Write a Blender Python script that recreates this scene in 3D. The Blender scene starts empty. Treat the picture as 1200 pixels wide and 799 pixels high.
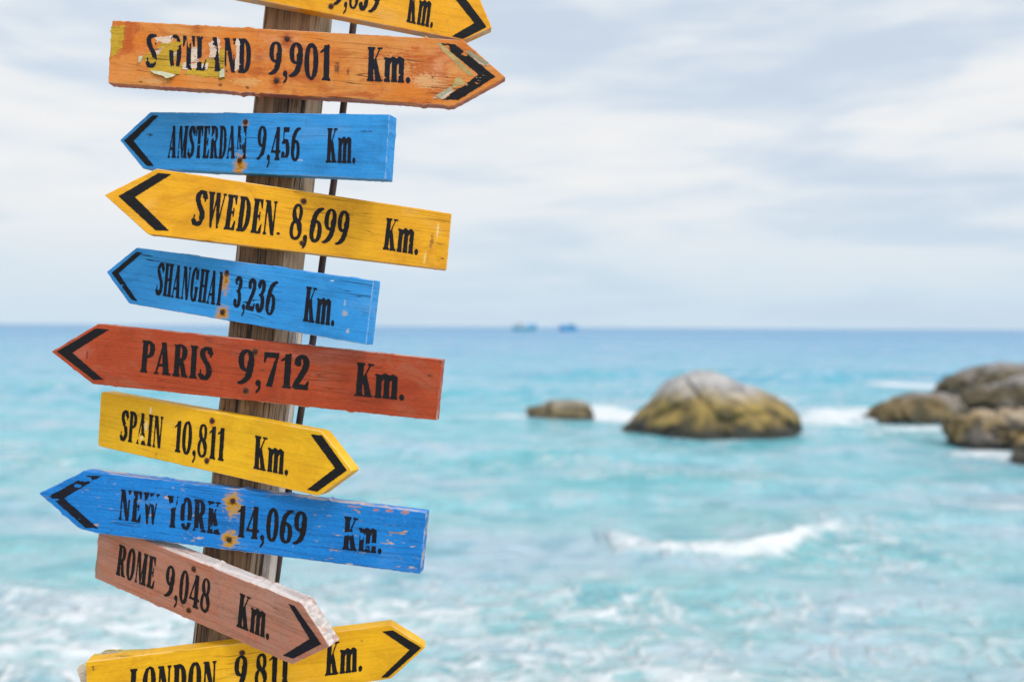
import bpy, bmesh, math, random
import numpy as np
from mathutils import Matrix, Vector

random.seed(7)
SC = bpy.context.scene
COL = SC.collection

# ------------------------------------------------------------------ camera
LENS, FPX = 35.0, 35.0 / 36.0 * 1200.0
CX, CY = 600.0, 399.5
CAM_H = 3.2
PITCH, ROLL = math.radians(0.83), math.radians(0.35)
fwd = Vector((0, math.cos(PITCH), -math.sin(PITCH)))
rt0 = Vector((1, 0, 0))
up0 = rt0.cross(fwd)
rt = rt0 * math.cos(ROLL) + up0 * math.sin(ROLL)
upv = up0 * math.cos(ROLL) - rt0 * math.sin(ROLL)
cam_pos = Vector((0, 0, CAM_H))
cam_d = bpy.data.cameras.new('camera')
cam = bpy.data.objects.new('camera', cam_d)
COL.objects.link(cam)
m = Matrix.Identity(4)
for i in range(3):
    m[i][0], m[i][1], m[i][2], m[i][3] = rt[i], upv[i], -fwd[i], cam_pos[i]
cam.matrix_world = m
cam_d.lens, cam_d.sensor_width, cam_d.sensor_fit = LENS, 36.0, 'HORIZONTAL'
cam_d.clip_start, cam_d.clip_end = 0.05, 60000
cam_d.dof.use_dof = True
cam_d.dof.focus_distance = 1.345
cam_d.dof.aperture_fstop = 2.9
cam_d.dof.aperture_blades = 7
SC.camera = cam

# ------------------------------------------------------------------ sky, sun, exposure
SUN_EL, SUN_AZ = math.radians(50), math.radians(138)      # azimuth clockwise from +Y: behind the camera, to the right
sun_dir = Vector((math.sin(SUN_AZ) * math.cos(SUN_EL), math.cos(SUN_AZ) * math.cos(SUN_EL), math.sin(SUN_EL)))
world = bpy.data.worlds.new('World')
SC.world = world
world.use_nodes = True
SC.view_settings.view_transform = 'Standard'
SC.view_settings.look = 'None'
SC.view_settings.gamma = 1.0
SC.view_settings.exposure = 0.0
SC.view_settings.use_curve_mapping = False
SC.render.engine = 'CYCLES'
SC.cycles.use_denoising = True
SC.cycles.max_bounces = 6


class NT:
    """small helper round a node tree"""
    def __init__(s, tree):
        s.t = tree
        tree.nodes.clear()

    def n(s, kind, ins=None, **props):
        nd = s.t.nodes.new(kind)
        for k, v in props.items():
            setattr(nd, k, v)
        for k, v in (ins or {}).items():
            if isinstance(v, bpy.types.NodeSocket):
                s.t.links.new(v, nd.inputs[k])
            else:
                nd.inputs[k].default_value = v
        return nd

    def math(s, op, a, b=0.0, c=0.0, clamp=False):
        return s.n('ShaderNodeMath', {0: a, 1: b, 2: c}, operation=op, use_clamp=clamp).outputs[0]

    def vmath(s, op, a, b=(0, 0, 0)):
        return s.n('ShaderNodeVectorMath', {0: a, 1: b}, operation=op)

    def noise(s, vec, scale=1.0, detail=4.0, rough=0.5, dist=0.0):
        return s.n('ShaderNodeTexNoise', {'Vector': vec, 'Scale': scale, 'Detail': detail, 'Roughness': rough, 'Distortion': dist}).outputs[0]

    def ss(s, v, a, b, lo=0.0, hi=1.0):
        return s.n('ShaderNodeMapRange', {0: v, 1: a, 2: b, 3: lo, 4: hi}, interpolation_type='SMOOTHSTEP').outputs[0]

    def mix(s, f, a, b, blend='MIX'):
        nd = s.n('ShaderNodeMix', data_type='RGBA', blend_type=blend)
        for idx, v in ((0, f), (6, a), (7, b)):
            if isinstance(v, bpy.types.NodeSocket):
                s.t.links.new(v, nd.inputs[idx])
            elif idx == 0:
                nd.inputs[0].default_value = v
            else:
                nd.inputs[idx].default_value = (*v[:3], 1)
        return nd.outputs[2]

    def ramp(s, f, stops):
        nd = s.n('ShaderNodeValToRGB', {0: f})
        cr = nd.color_ramp
        while len(cr.elements) < len(stops):
            cr.elements.new(0.5)
        for e, (p, c) in zip(cr.elements, stops):
            e.position, e.color = p, (*c, 1)
        return nd.outputs[0]

    def bump(s, h, strength, dist, normal=None):
        ins = {'Height': h, 'Strength': strength, 'Distance': dist}
        if normal is not None:
            ins['Normal'] = normal
        return s.n('ShaderNodeBump', ins).outputs[0]


def build_world():
    T = NT(world.node_tree)
    d = T.n('ShaderNodeTexCoord').outputs['Generated']
    sky = T.n('ShaderNodeTexSky', sky_type='NISHITA', sun_disc=False, sun_elevation=SUN_EL, sun_rotation=SUN_AZ).outputs[0]
    sky = T.vmath('SCALE', sky)
    sky.inputs['Scale'].default_value = 0.10
    sky = sky.outputs[0]
    sep = T.n('ShaderNodeSeparateXYZ', {0: d})
    z = sep.outputs[2]
    # thin layered cloud: long flat streaks near the horizon
    v1 = T.n('ShaderNodeMapping', {'Vector': d, 'Location': (3.4, 0.7, 0.35), 'Scale': (2.0, 2.0, 8.5)}).outputs[0]
    c1 = T.noise(v1, 1.25, 6, 0.52, 0.5)
    v2 = T.n('ShaderNodeMapping', {'Vector': d, 'Location': (1.3, 5.2, 2.1), 'Scale': (3.0, 3.0, 21)}).outputs[0]
    c2 = T.noise(v2, 1.8, 5, 0.55, 0.4)
    c = T.math('ADD', T.math('MULTIPLY', c1, 0.68), T.math('MULTIPLY', c2, 0.32))
    cover = T.ss(c, 0.38, 0.54)
    gap = T.mix(0.85, sky, (0.66, 0.755, 0.87))
    cloud = T.mix(T.ss(c, 0.44, 0.62), (0.77, 0.83, 0.89), (0.885, 0.89, 0.895))
    col = T.mix(cover, gap, cloud)
    # clear pale blue band of air close to the horizon
    col = T.mix(T.ss(z, 0.0, 0.15, 0.75, 0.0), col, (0.575, 0.725, 0.85))
    # overcast sky: the cloud is brighter overhead and round the veiled sun
    dot = T.vmath('DOT_PRODUCT', d, tuple(sun_dir)).outputs['Value']
    glow = T.math('MULTIPLY', T.ss(dot, 0.1, 1.0), 0.9)
    zen = T.math('MULTIPLY', T.ss(z, 0.36, 1.0), 0.25)
    k = T.math('ADD', T.math('ADD', glow, zen), 1.0)
    fin = T.vmath('SCALE', col)
    T.t.links.new(k, fin.inputs['Scale'])
    bg = T.n('ShaderNodeBackground', {'Color': fin.outputs[0], 'Strength': 1.0})
    out = T.n('ShaderNodeOutputWorld')
    T.t.links.new(bg.outputs[0], out.inputs[0])


build_world()
sl = bpy.data.lights.new('sun', 'SUN')
sl.energy, sl.angle, sl.color = 1.5, math.radians(12), (1.0, 0.955, 0.88)
so = bpy.data.objects.new('sun', sl)
COL.objects.link(so)
so.rotation_euler = sun_dir.to_track_quat('Z', 'Y').to_euler()


# ------------------------------------------------------------------ pixels to points
def ray(px, py):
    return ((px - CX) / FPX, -(py - CY) / FPX, 1.0)


def c2w(X, Y, Z):                                   # camera frame (right, up, forward) to world
    return cam_pos + rt * X + upv * Y + fwd * Z


def sea_point(px, py, z=0.0):
    x, y, _ = ray(px, py)
    d = rt * x + upv * y + fwd
    return cam_pos + d * ((z - CAM_H) / d.z)


# ------------------------------------------------------------------ numpy noise
def _hash(ix, iy, iz, seed):
    h = (ix.astype(np.int64) * 374761393 + iy.astype(np.int64) * 668265263 + iz.astype(np.int64) * 2147483647 + seed * 974711) & 0xFFFFFFFF
    h = ((h ^ (h >> 13)) * 1274126177) & 0xFFFFFFFF
    h = ((h ^ (h >> 16)) * 2246822519) & 0xFFFFFFFF
    return ((h ^ (h >> 15)) & 0xFFFFFF) / float(0xFFFFFF)


def vnoise(x, y, z=0.0, seed=0):
    x, y = np.asarray(x, float), np.asarray(y, float)
    z = np.zeros_like(x) + z
    fx, fy, fz = np.floor(x), np.floor(y), np.floor(z)
    tx, ty, tz = x - fx, y - fy, z - fz
    tx, ty, tz = [t * t * t * (t * (t * 6 - 15) + 10) for t in (tx, ty, tz)]
    r = 0
    for i in (0, 1):
        for j in (0, 1):
            for k in (0, 1):
                w = (tx if i else 1 - tx) * (ty if j else 1 - ty) * (tz if k else 1 - tz)
                r = r + w * _hash(fx + i, fy + j, fz + k, seed)
    return r


def fbm(x, y, z=0.0, seed=0, octs=4, gain=0.5):
    a, s, t, f = 1.0, 0.0, 0.0, 1.0
    for o in range(octs):
        s = s + a * vnoise(np.asarray(x) * f, np.asarray(y) * f, np.asarray(z) * f, seed + o * 17)
        t += a
        a *= gain
        f *= 2.03
    return s / t


# ------------------------------------------------------------------ object helpers
def link(name, me, mat=None, parent=None):
    o = bpy.data.objects.new(name, me)
    COL.objects.link(o)
    for mm in (mat if isinstance(mat, (list, tuple)) else [mat] if mat else []):
        me.materials.append(mm)
    if parent:
        o.parent = parent
    return o


def tag(o, label=None, cat=None, group=None, kind=None):
    if label: o['label'] = label
    if cat: o['category'] = cat
    if group: o['group'] = group
    if kind: o['kind'] = kind
    return o


def empty(name, mat):
    o = bpy.data.objects.new(name, None)
    o.empty_display_size = 0.05
    COL.objects.link(o)
    o.matrix_world = mat
    return o


def pydata(name, vs, fs, smooth=False):
    me = bpy.data.meshes.new(name)
    me.from_pydata([tuple(map(float, v)) for v in vs], [], fs)
    if smooth:
        me.polygons.foreach_set('use_smooth', [True] * len(me.polygons))
    me.update()
    return me


def grid_mesh(name, P, smooth=True, wrap=False):
    """P: (n, m, 3) array of points to one sheet of quads"""
    n, mm = P.shape[:2]
    me = bpy.data.meshes.new(name)
    idx = np.arange(n * mm).reshape(n, mm)
    if wrap:
        idx = np.concatenate([idx, idx[:, :1]], 1)
    q = np.stack([idx[:-1, :-1], idx[:-1, 1:], idx[1:, 1:], idx[1:, :-1]], -1).reshape(-1, 4)
    me.vertices.add(n * mm)
    me.vertices.foreach_set('co', P.reshape(-1).astype(np.float32))
    me.loops.add(q.size)
    me.loops.foreach_set('vertex_index', q.reshape(-1).astype(np.int32))
    me.polygons.add(len(q))
    me.polygons.foreach_set('loop_start', np.arange(0, q.size, 4, dtype=np.int32))
    me.polygons.foreach_set('loop_total', np.full(len(q), 4, np.int32))
    me.polygons.foreach_set('use_smooth', np.full(len(q), smooth))
    me.update()
    me.validate()
    return me


def mat_new(name):
    mt = bpy.data.materials.new(name)
    mt.use_nodes = True
    return mt, NT(mt.node_tree)


def finish(T, **ins):
    b = T.n('ShaderNodeBsdfPrincipled', ins)
    o = T.n('ShaderNodeOutputMaterial')
    T.t.links.new(b.outputs[0], o.inputs[0])
    return b


# ------------------------------------------------------------------ materials
def sea_material():
    mt, T = mat_new('sea_water')
    p = T.n('ShaderNodeNewGeometry').outputs['Position']
    flat = T.vmath('MULTIPLY', p, (1, 1, 0)).outputs[0]
    d = T.vmath('LENGTH', flat).outputs['Value']
    ld = T.math('LOGARITHM', d, 10.0)
    t = T.n('ShaderNodeMapRange', {0: ld, 1: 0.9, 2: 3.5}).outputs[0]
    base = T.ramp(t, [(0.0, (0.34, 0.54, 0.55)), (0.13, (0.30, 0.52, 0.57)), (0.235, (0.18, 0.50, 0.57)),
                      (0.36, (0.095, 0.39, 0.56)), (0.50, (0.06, 0.30, 0.54)), (0.72, (0.035, 0.20, 0.44)), (1.0, (0.025, 0.15, 0.37))])
    # patches of greener water, and greyer ones that paint in pale sky reflection
    v = T.n('ShaderNodeMapping', {'Vector': flat, 'Scale': (0.16, 0.42, 1)}).outputs[0]
    n1 = T.noise(v, 1.0, 5, 0.6, 0.6)
    base = T.mix(T.ss(n1, 0.48, 0.70, 0, 0.65), base, (0.07, 0.44, 0.46))
    base = T.mix(T.ss(n1, 0.52, 0.34, 0, 0.6), base, (0.44, 0.51, 0.62))
    n3 = T.noise(T.n('ShaderNodeMapping', {'Vector': flat, 'Scale': (1.0, 1.0, 1)}).outputs[0], 1.0, 5, 0.6, 0.1)  # fine mottling: dark and sky-reflecting ripple faces painted into the colour
    base = T.mix(T.ss(n3, 0.48, 0.68, 0, 0.55), base, (0.035, 0.30, 0.37))
    base = T.mix(T.ss(n3, 0.48, 0.36, 0, 0.65), base, (0.44, 0.54, 0.60))
    # foam, thick where the vertex attribute says the water breaks
    fa = T.n('ShaderNodeAttribute', attribute_name='foam').outputs['Fac']
    wv = T.n('ShaderNodeTexNoise', {'Vector': flat, 'Scale': 1.3, 'Detail': 3.0}).outputs['Color']
    wv = T.vmath('SUBTRACT', wv, (0.5, 0.5, 0.5)).outputs[0]
    wv = T.n('ShaderNodeVectorMath', {0: wv, 1: (0.9, 0.9, 0), 2: flat}, operation='MULTIPLY_ADD').outputs[0]
    fv = T.n('ShaderNodeMapping', {'Vector': wv, 'Scale': (1.0, 1.05, 1)}).outputs[0]
    lace = T.n('ShaderNodeTexVoronoi', {'Vector': fv, 'Scale': 2.3}, feature='DISTANCE_TO_EDGE').outputs['Distance']
    lace = T.ss(lace, 0.16, 0.0)
    fn = T.noise(fv, 2.3, 6, 0.62, 0.15)
    ff = T.math('ADD', T.math('MULTIPLY', fn, 0.92), T.math('MULTIPLY', lace, 0.15))
    thr = T.math('SUBTRACT', 1.0, fa)
    f = T.ss(T.math('SUBTRACT', ff, T.math('MULTIPLY', thr, 0.95)), -0.06, 0.34)
    f = T.math('MULTIPLY', f, T.ss(fa, 0.02, 0.2))
    col = T.mix(f, base, (0.74, 0.76, 0.77))
    # ripples, finer than the mesh
    rv = T.n('ShaderNodeMapping', {'Vector': flat, 'Scale': (1.0, 1.7, 1)}).outputs[0]
    r1 = T.noise(rv, 2.2, 6, 0.6, 0.3)
    r2 = T.noise(rv, 0.42, 5, 0.6, 0.3)
    h = T.math('ADD', T.math('MULTIPLY', r1, 0.22), T.math('MULTIPLY', r2, T.ss(d, 20, 120, 0.0, 0.9)))
    h = T.math('ADD', h, T.math('MULTIPLY', f, 0.06))
    nm = T.bump(h, 1.0, 1.35)
    rough = T.math('ADD', T.math('MULTIPLY', f, 0.45), T.ss(d, 10, 400, 0.16, 0.32))
    finish(T, **{'Base Color': col, 'Roughness': rough, 'IOR': 1.33, 'Normal': nm})
    return mt


def sand_material():
    mt, T = mat_new('beach_sand')
    p = T.n('ShaderNodeNewGeometry').outputs['Position']
    n = T.noise(p, 0.8, 6, 0.6)
    g = T.noise(p, 90, 3, 0.6)
    col = T.mix(n, (0.42, 0.35, 0.26), (0.55, 0.48, 0.37))
    col = T.mix(T.math('MULTIPLY', g, 0.4), col, (0.28, 0.23, 0.17))
    z = T.n('ShaderNodeSeparateXYZ', {0: p}).outputs[2]
    col = T.mix(T.ss(z, 0.5, 0.1), col, (0.24, 0.20, 0.15))
    finish(T, **{'Base Color': col, 'Roughness': 0.9, 'Normal': T.bump(g, 0.4, 0.01)})
    return mt


def rock_material(name, grey, ochre, seed, grey_from, hgt):
    mt, T = mat_new(name)
    p = T.n('ShaderNodeTexCoord').outputs['Object']
    z = T.n('ShaderNodeSeparateXYZ', {0: p}).outputs[2]
    off = T.vmath('ADD', p, (seed * 3.1, seed * 1.7, seed)).outputs[0]
    n = T.noise(off, 0.55, 6, 0.6, 0.4)
    n2 = T.noise(off, 1.6, 6, 0.65)
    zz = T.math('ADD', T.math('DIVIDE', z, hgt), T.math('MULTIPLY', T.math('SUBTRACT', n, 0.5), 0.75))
    low = T.mix(T.ss(n2, 0.35, 0.62), (0.075, 0.06, 0.03), ochre)                      # olive weed and ochre lichen
    low = T.mix(T.ss(n, 0.54, 0.66), low, (0.21, 0.175, 0.15))
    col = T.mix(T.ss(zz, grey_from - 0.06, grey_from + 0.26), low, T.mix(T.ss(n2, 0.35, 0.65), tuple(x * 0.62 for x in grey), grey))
    wet = T.math('ADD', T.math('DIVIDE', z, hgt), T.math('MULTIPLY', T.math('SUBTRACT', n2, 0.5), 0.22))
    col = T.mix(T.ss(wet, 0.30, 0.15), col, (0.035, 0.034, 0.026))                       # the weedy band the tide wets
    cr = T.n('ShaderNodeTexVoronoi', {'Vector': off, 'Scale': 0.55}, feature='DISTANCE_TO_EDGE').outputs['Distance']
    h = T.math('ADD', T.math('MULTIPLY', n2, 0.5), T.math('MULTIPLY', T.ss(cr, 0.0, 0.09), 0.3))
    finish(T, **{'Base Color': col, 'Roughness': T.ss(wet, 0.17, 0.03, 0.85, 0.4), 'Normal': T.bump(h, 1.0, 0.7)})
    return mt


def wood_material(name, dark, light, seed=0.0, stain=(0.05, 0.035, 0.025), amount=0.5):
    mt, T = mat_new(name)
    p = T.n('ShaderNodeTexCoord').outputs['Object']
    p = T.vmath('ADD', p, (seed, seed * 2, 0)).outputs[0]
    g = T.noise(T.n('ShaderNodeMapping', {'Vector': p, 'Scale': (150, 150, 5)}).outputs[0], 1.0, 5, 0.6, 0.3)
    g2 = T.noise(T.n('ShaderNodeMapping', {'Vector': p, 'Scale': (420, 420, 22)}).outputs[0], 1.0, 3, 0.6)
    b = T.noise(T.n('ShaderNodeMapping', {'Vector': p, 'Scale': (30, 30, 6)}).outputs[0], 1.0, 5, 0.65, 0.5)
    k = T.noise(T.n('ShaderNodeMapping', {'Vector': p, 'Scale': (95, 95, 1.6)}).outputs[0], 1.0, 2, 0.5)
    col = T.mix(T.ss(g, 0.3, 0.7), dark, light)
    col = T.mix(T.math('MULTIPLY', T.ss(b, 0.42, 0.64), amount), col, stain)
    col = T.mix(T.math('MULTIPLY', T.ss(g2, 0.42, 0.72), 0.45), col, stain)
    crack = T.ss(T.math('ABSOLUTE', T.math('SUBTRACT', k, 0.5)), 0.03, 0.0)
    crack = T.math('MULTIPLY', crack, T.ss(b, 0.4, 0.55))
    col = T.mix(crack, col, (0.018, 0.013, 0.01))
    h = T.math('SUBTRACT', T.math('ADD', g, T.math('MULTIPLY', g2, 0.6)), crack)
    finish(T, **{'Base Color': col, 'Roughness': 0.85, 'Normal': T.bump(h, 1.0, 0.0019)})
    return mt


def simple_material(name, col, rough=0.5, metal=0.0, col2=None, scale=60.0, bump=0.0):
    mt, T = mat_new(name)
    p = T.n('ShaderNodeTexCoord').outputs['Object']
    n = T.noise(p, scale, 5, 0.6)
    c = T.mix(T.ss(n, 0.35, 0.65), col, col2 or tuple(x * 0.75 for x in col))
    finish(T, **{'Base Color': c, 'Roughness': rough, 'Metallic': metal, 'Normal': T.bump(n, bump, 0.001)})
    return mt


def paint_material(name, col, col2, under, seed, chip=0.70, grain=0.35, side=(0.5, 0.47, 0.42), side_wear_sun=0.5, nails=(), scuffs=(),
                   rough=0.5, blotch=None, chip_scale=(26, 40, 95), cracks=0.5, rust=(0.50, 0.24, 0.02), glossy=0.22, fade=0.30):
    """old brush paint on a plank: x runs along the plank, y into it, z up"""
    mt, T = mat_new(name)
    tc = T.n('ShaderNodeTexCoord')
    o = tc.outputs['Object']
    p = T.vmath('ADD', o, (seed * 1.37, seed * 0.71, seed * 2.11)).outputs[0]
    n = T.noise(p, 16, 6, 0.62, 0.4)
    c = T.mix(T.ss(n, 0.32, 0.68), col, col2)
    fd = T.noise(T.n('ShaderNodeMapping', {'Vector': p, 'Scale': (7, 7, 15)}).outputs[0], 1.0, 7, 0.68, 0.5)
    c = T.mix(T.ss(fd, 0.52, 0.72, 0, fade), c, tuple(x * 0.72 + 0.20 for x in col))
    c = T.mix(T.ss(fd, 0.47, 0.30, 0, 0.5), c, tuple(x * 0.55 for x in col))
    ed = T.noise(T.n('ShaderNodeMapping', {'Vector': p, 'Scale': (60, 60, 30)}).outputs[0], 1.0, 6, 0.7)
    c = T.mix(T.ss(ed, 0.60, 0.72, 0, 0.35), c, tuple(x * 0.4 + 0.02 for x in col))
    if blotch:
        bn = T.noise(T.n('ShaderNodeMapping', {'Vector': p, 'Scale': (11, 11, 20)}).outputs[0], 1.0, 6, 0.68, 0.8)
        c = T.mix(T.ss(bn, 0.50, 0.66, 0, 0.9), c, blotch)
    gr = T.noise(T.n('ShaderNodeMapping', {'Vector': p, 'Scale': (9, 60, 230)}).outputs[0], 1.0, 5, 0.62, 0.35)
    gf = T.noise(T.n('ShaderNodeMapping', {'Vector': p, 'Scale': (150, 300, 480)}).outputs[0], 1.0, 4, 0.7)
    c = T.mix(T.math('MULTIPLY', T.ss(gr, 0.46, 0.70), grain), c, tuple(x * 0.45 for x in col))
    c = T.mix(T.math('MULTIPLY', T.ss(gf, 0.5, 0.70), grain * 0.75), c, tuple(min(1, x * 1.2 + 0.02) for x in col))
    c = T.mix(T.math('MULTIPLY', T.ss(gf, 0.48, 0.30), grain * 1.1), c, tuple(x * 0.5 for x in col))
    # fine drying cracks along the grain
    k = T.noise(T.n('ShaderNodeMapping', {'Vector': p, 'Scale': (3.2, 9, 75)}).outputs[0], 1.0, 2, 0.5, 0.2)
    kk = T.noise(p, 9, 2, 0.5)
    crack = T.math('MULTIPLY', T.ss(T.math('ABSOLUTE', T.math('SUBTRACT', k, 0.5)), 0.012, 0.0), T.ss(kk, 0.48, 0.60))
    crack = T.math('MULTIPLY', crack, cracks)
    c = T.mix(crack, c, tuple(x * 0.12 for x in col))
    # flaked paint
    cn = T.noise(T.n('ShaderNodeMapping', {'Vector': p, 'Scale': chip_scale}).outputs[0], 1.0, 7, 0.66, 0.5)
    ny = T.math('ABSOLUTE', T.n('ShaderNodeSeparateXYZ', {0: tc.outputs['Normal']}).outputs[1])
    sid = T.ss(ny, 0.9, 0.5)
    thr = T.math('SUBTRACT', chip, T.math('MULTIPLY', sid, 0.0))
    ch = T.ss(T.math('SUBTRACT', cn, thr), 0.0, 0.012)
    c = T.mix(ch, c, T.mix(T.ss(gr, 0.4, 0.6), under, tuple(x * 0.55 for x in under)))
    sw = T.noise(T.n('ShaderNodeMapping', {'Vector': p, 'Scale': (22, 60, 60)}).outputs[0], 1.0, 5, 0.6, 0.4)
    sidew_sun = T.math('MULTIPLY', sid, T.ss(sw, 0.66 - side_wear_sun * 0.36, 0.76 - side_wear_sun * 0.26))
    c = T.mix(sidew_sun, c, T.mix(T.ss(gr, 0.35, 0.65), side, tuple(x * 0.6 for x in side)))  # paler sides: paint loss, plus sunlit edges put into the colour
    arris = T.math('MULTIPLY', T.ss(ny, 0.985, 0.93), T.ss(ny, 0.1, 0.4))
    c = T.mix(T.math('MULTIPLY', arris, T.ss(sw, 0.42, 0.58, 0.05, 0.6)), c, tuple(0.6 * x + 0.4 * y for x, y in zip(col, (0.72, 0.66, 0.60))))  # worn arrises, with a pale edge highlight painted in
    # scuffs
    fnz = T.noise(T.n('ShaderNodeMapping', {'Vector': p, 'Scale': (210, 210, 420)}).outputs[0], 1.0, 6, 0.7, 0.6)
    for (sx, sz, rx, rz, sc) in scuffs:
        q = T.vmath('MULTIPLY', T.vmath('SUBTRACT', o, (sx, 0, sz)).outputs[0], (1 / rx, 0, 1 / rz)).outputs[0]
        dd = T.math('ADD', T.vmath('LENGTH', q).outputs['Value'], T.math('MULTIPLY', T.math('SUBTRACT', fnz, 0.42), 3.0))
        c = T.mix(T.ss(dd, 1.0, 0.6, 0, 0.9), c, sc)
    # rust bleeding from the nails
    for ni, (sx, sz, r, drip, bright) in enumerate(nails):
        q = T.vmath('SUBTRACT', o, (sx, 0, sz - drip * r * 0.55)).outputs[0]
        q = T.vmath('MULTIPLY', q, (1 / r, 0, 1 / (r * (1 + drip * 0.6)))).outputs[0]
        rn = T.noise(T.n('ShaderNodeMapping', {'Vector': p, 'Scale': (110, 110, 240)}).outputs[0], 1.0, 6, 0.68, 0.5)
        dd = T.math('ADD', T.vmath('LENGTH', q).outputs['Value'], T.math('MULTIPLY', T.math('SUBTRACT', rn, 0.46), 2.4))
        c = T.mix(T.ss(dd, 1.05, 0.45, 0, bright), c, rust)
        c = T.mix(T.ss(dd, 0.55, 0.15, 0, bright * 0.7), c, tuple(x * 0.35 for x in rust))
        if ni > 1:
            continue
        q2 = T.vmath('MULTIPLY', T.vmath('SUBTRACT', o, (sx, 0, sz)).outputs[0], (1 / 0.0058, 0, 1 / 0.0058)).outputs[0]
        d2 = T.math('ADD', T.vmath('LENGTH', q2).outputs['Value'], T.math('MULTIPLY', T.math('SUBTRACT', rn, 0.5), 0.9))
        c = T.mix(T.ss(d2, 1.0, 0.5, 0, 0.85), c, (0.11, 0.035, 0.008))
    h = T.math('ADD', T.math('MULTIPLY', gr, 0.7), T.math('MULTIPLY', gf, 0.25))
    h = T.math('SUBTRACT', h, T.math('ADD', T.math('MULTIPLY', ch, 0.6), T.math('MULTIPLY', crack, 0.9)))
    rr = T.math('ADD', T.math('MULTIPLY', n, 0.25), rough - 0.1)
    finish(T, **{'Base Color': c, 'Roughness': rr, 'Specular IOR Level': glossy, 'Normal': T.bump(h, 0.55, 0.0012)})
    return mt


def letter_material(name, col, seed):
    mt, T = mat_new(name)
    p = T.n('ShaderNodeTexCoord').outputs['Object']
    p = T.vmath('ADD', p, (seed, seed, seed)).outputs[0]
    gr = T.noise(T.n('ShaderNodeMapping', {'Vector': p, 'Scale': (12, 60, 260)}).outputs[0], 1.0, 5, 0.62, 0.35)
    n = T.noise(p, 130, 4, 0.6)
    c = T.mix(T.ss(gr, 0.48, 0.78, 0, 0.6), col, tuple(x * 2.0 + 0.006 for x in col))
    c = T.mix(T.ss(n, 0.55, 0.75, 0, 0.4), c, tuple(x * 2.5 + 0.006 for x in col))
    finish(T, **{'Base Color': c, 'Roughness': 0.6, 'Specular IOR Level': 0.15, 'Normal': T.bump(gr, 0.4, 0.001)})
    return mt


# ------------------------------------------------------------------ sea, beach
def foam_density(x, y):
    """where water breaks: shore wash, one small breaker, the collars of the rocks"""
    f = np.zeros_like(x)

    def blob(cx, cy, rx, ry, a):
        nonlocal f
        q = ((x - cx) / rx) ** 2 + ((y - cy) / ry) ** 2
        f = np.maximum(f, a * np.exp(-q * 1.2))
    # wash running back from the beach
    w = 0.56 * np.clip((13.6 - y) / 2.4, 0, 1) * np.clip(1.02 - np.clip((x - 1.2) / 2.6, 0, 1) * 0.30, 0, 1)
    w *= 0.78 + 0.5 * fbm(x * 0.5, y * 0.8, seed=41, octs=3)
    f = np.maximum(f, w)
    for k in range(len(BRK) - 1):
        (x0, y0, a0), (x1, y1, a1) = BRK[k], BRK[k + 1]
        t = np.clip((x - x0) / (x1 - x0), 0, 1)
        yc = y0 + (y1 - y0) * t
        inside = (x >= x0 - 0.05) & (x <= x1 + 0.05)
        f = np.maximum(f, np.where(inside, (a0 + (a1 - a0) * t) * np.exp(-((y - yc + 0.08) / 0.34) ** 2), 0))
    for b in FOAM:
        blob(*b)
    # white horses scattered off shore
    sc = fbm(x * 0.22, y * 0.45, seed=77, octs=4)
    f = np.maximum(f, np.clip((sc - 0.60) * 5, 0, 0.46) * (y < 60))
    return f


BRK = []
for px, py, a in ((700, 646, 0.2), (716, 650, 0.70), (735, 653, 0.74), (752, 655, 0.62), (768, 657, 0.56), (785, 659, 0.70), (830, 657, 0.74), (880, 653, 0.76), (915, 647, 0.88), (930, 643, 0.84), (950, 636, 0.64), (975, 630, 0.62), (1000, 620, 0.3)):
    w_ = sea_point(px, py)
    BRK.append((w_.x, w_.y, min(1.0, a * 1.12)))
FOAM = []
for px, py, rx, ry, a in ((600, 488, 60, 7, 0.95), (655, 492, 80, 7, 0.9), (720, 489, 75, 19, 0.96), (705, 480, 50, 10, 0.9), (585, 489, 75, 9, 0.85), (640, 488, 60, 8, 0.8), (560, 715, 80, 12, 0.6), (640, 745, 100, 14, 0.6), (720, 775, 110, 12, 0.58), (965, 494, 85, 13, 0.84), (988, 488, 60, 10, 1.0),
                          (1005, 482, 50, 10, 0.8), (1070, 453, 55, 9, 1.0), (905, 470, 60, 7, 0.7), (700, 690, 90, 10, 0.52), (900, 720, 120, 12, 0.46), (1110, 690, 90, 8, 0.48), (1030, 770, 120, 12, 0.46), (1110, 592, 60, 5, 0.55), (1125, 476, 12, 5, 0.9), (1070, 507, 110, 8, 0.7),
                          (1160, 535, 80, 10, 0.78), (1185, 600, 60, 8, 0.75), (1150, 604, 50, 6, 0.5), (830, 523, 120, 4, 0.5), (40, 690, 50, 6, 0.4), (60, 610, 50, 6, 0.4)):
    w_ = sea_point(px, py)
    e_ = sea_point(px + rx, py)
    n_ = sea_point(px, py + ry)
    FOAM.append((w_.x, w_.y, abs(e_.x - w_.x), abs(n_.y - w_.y), a))


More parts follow.
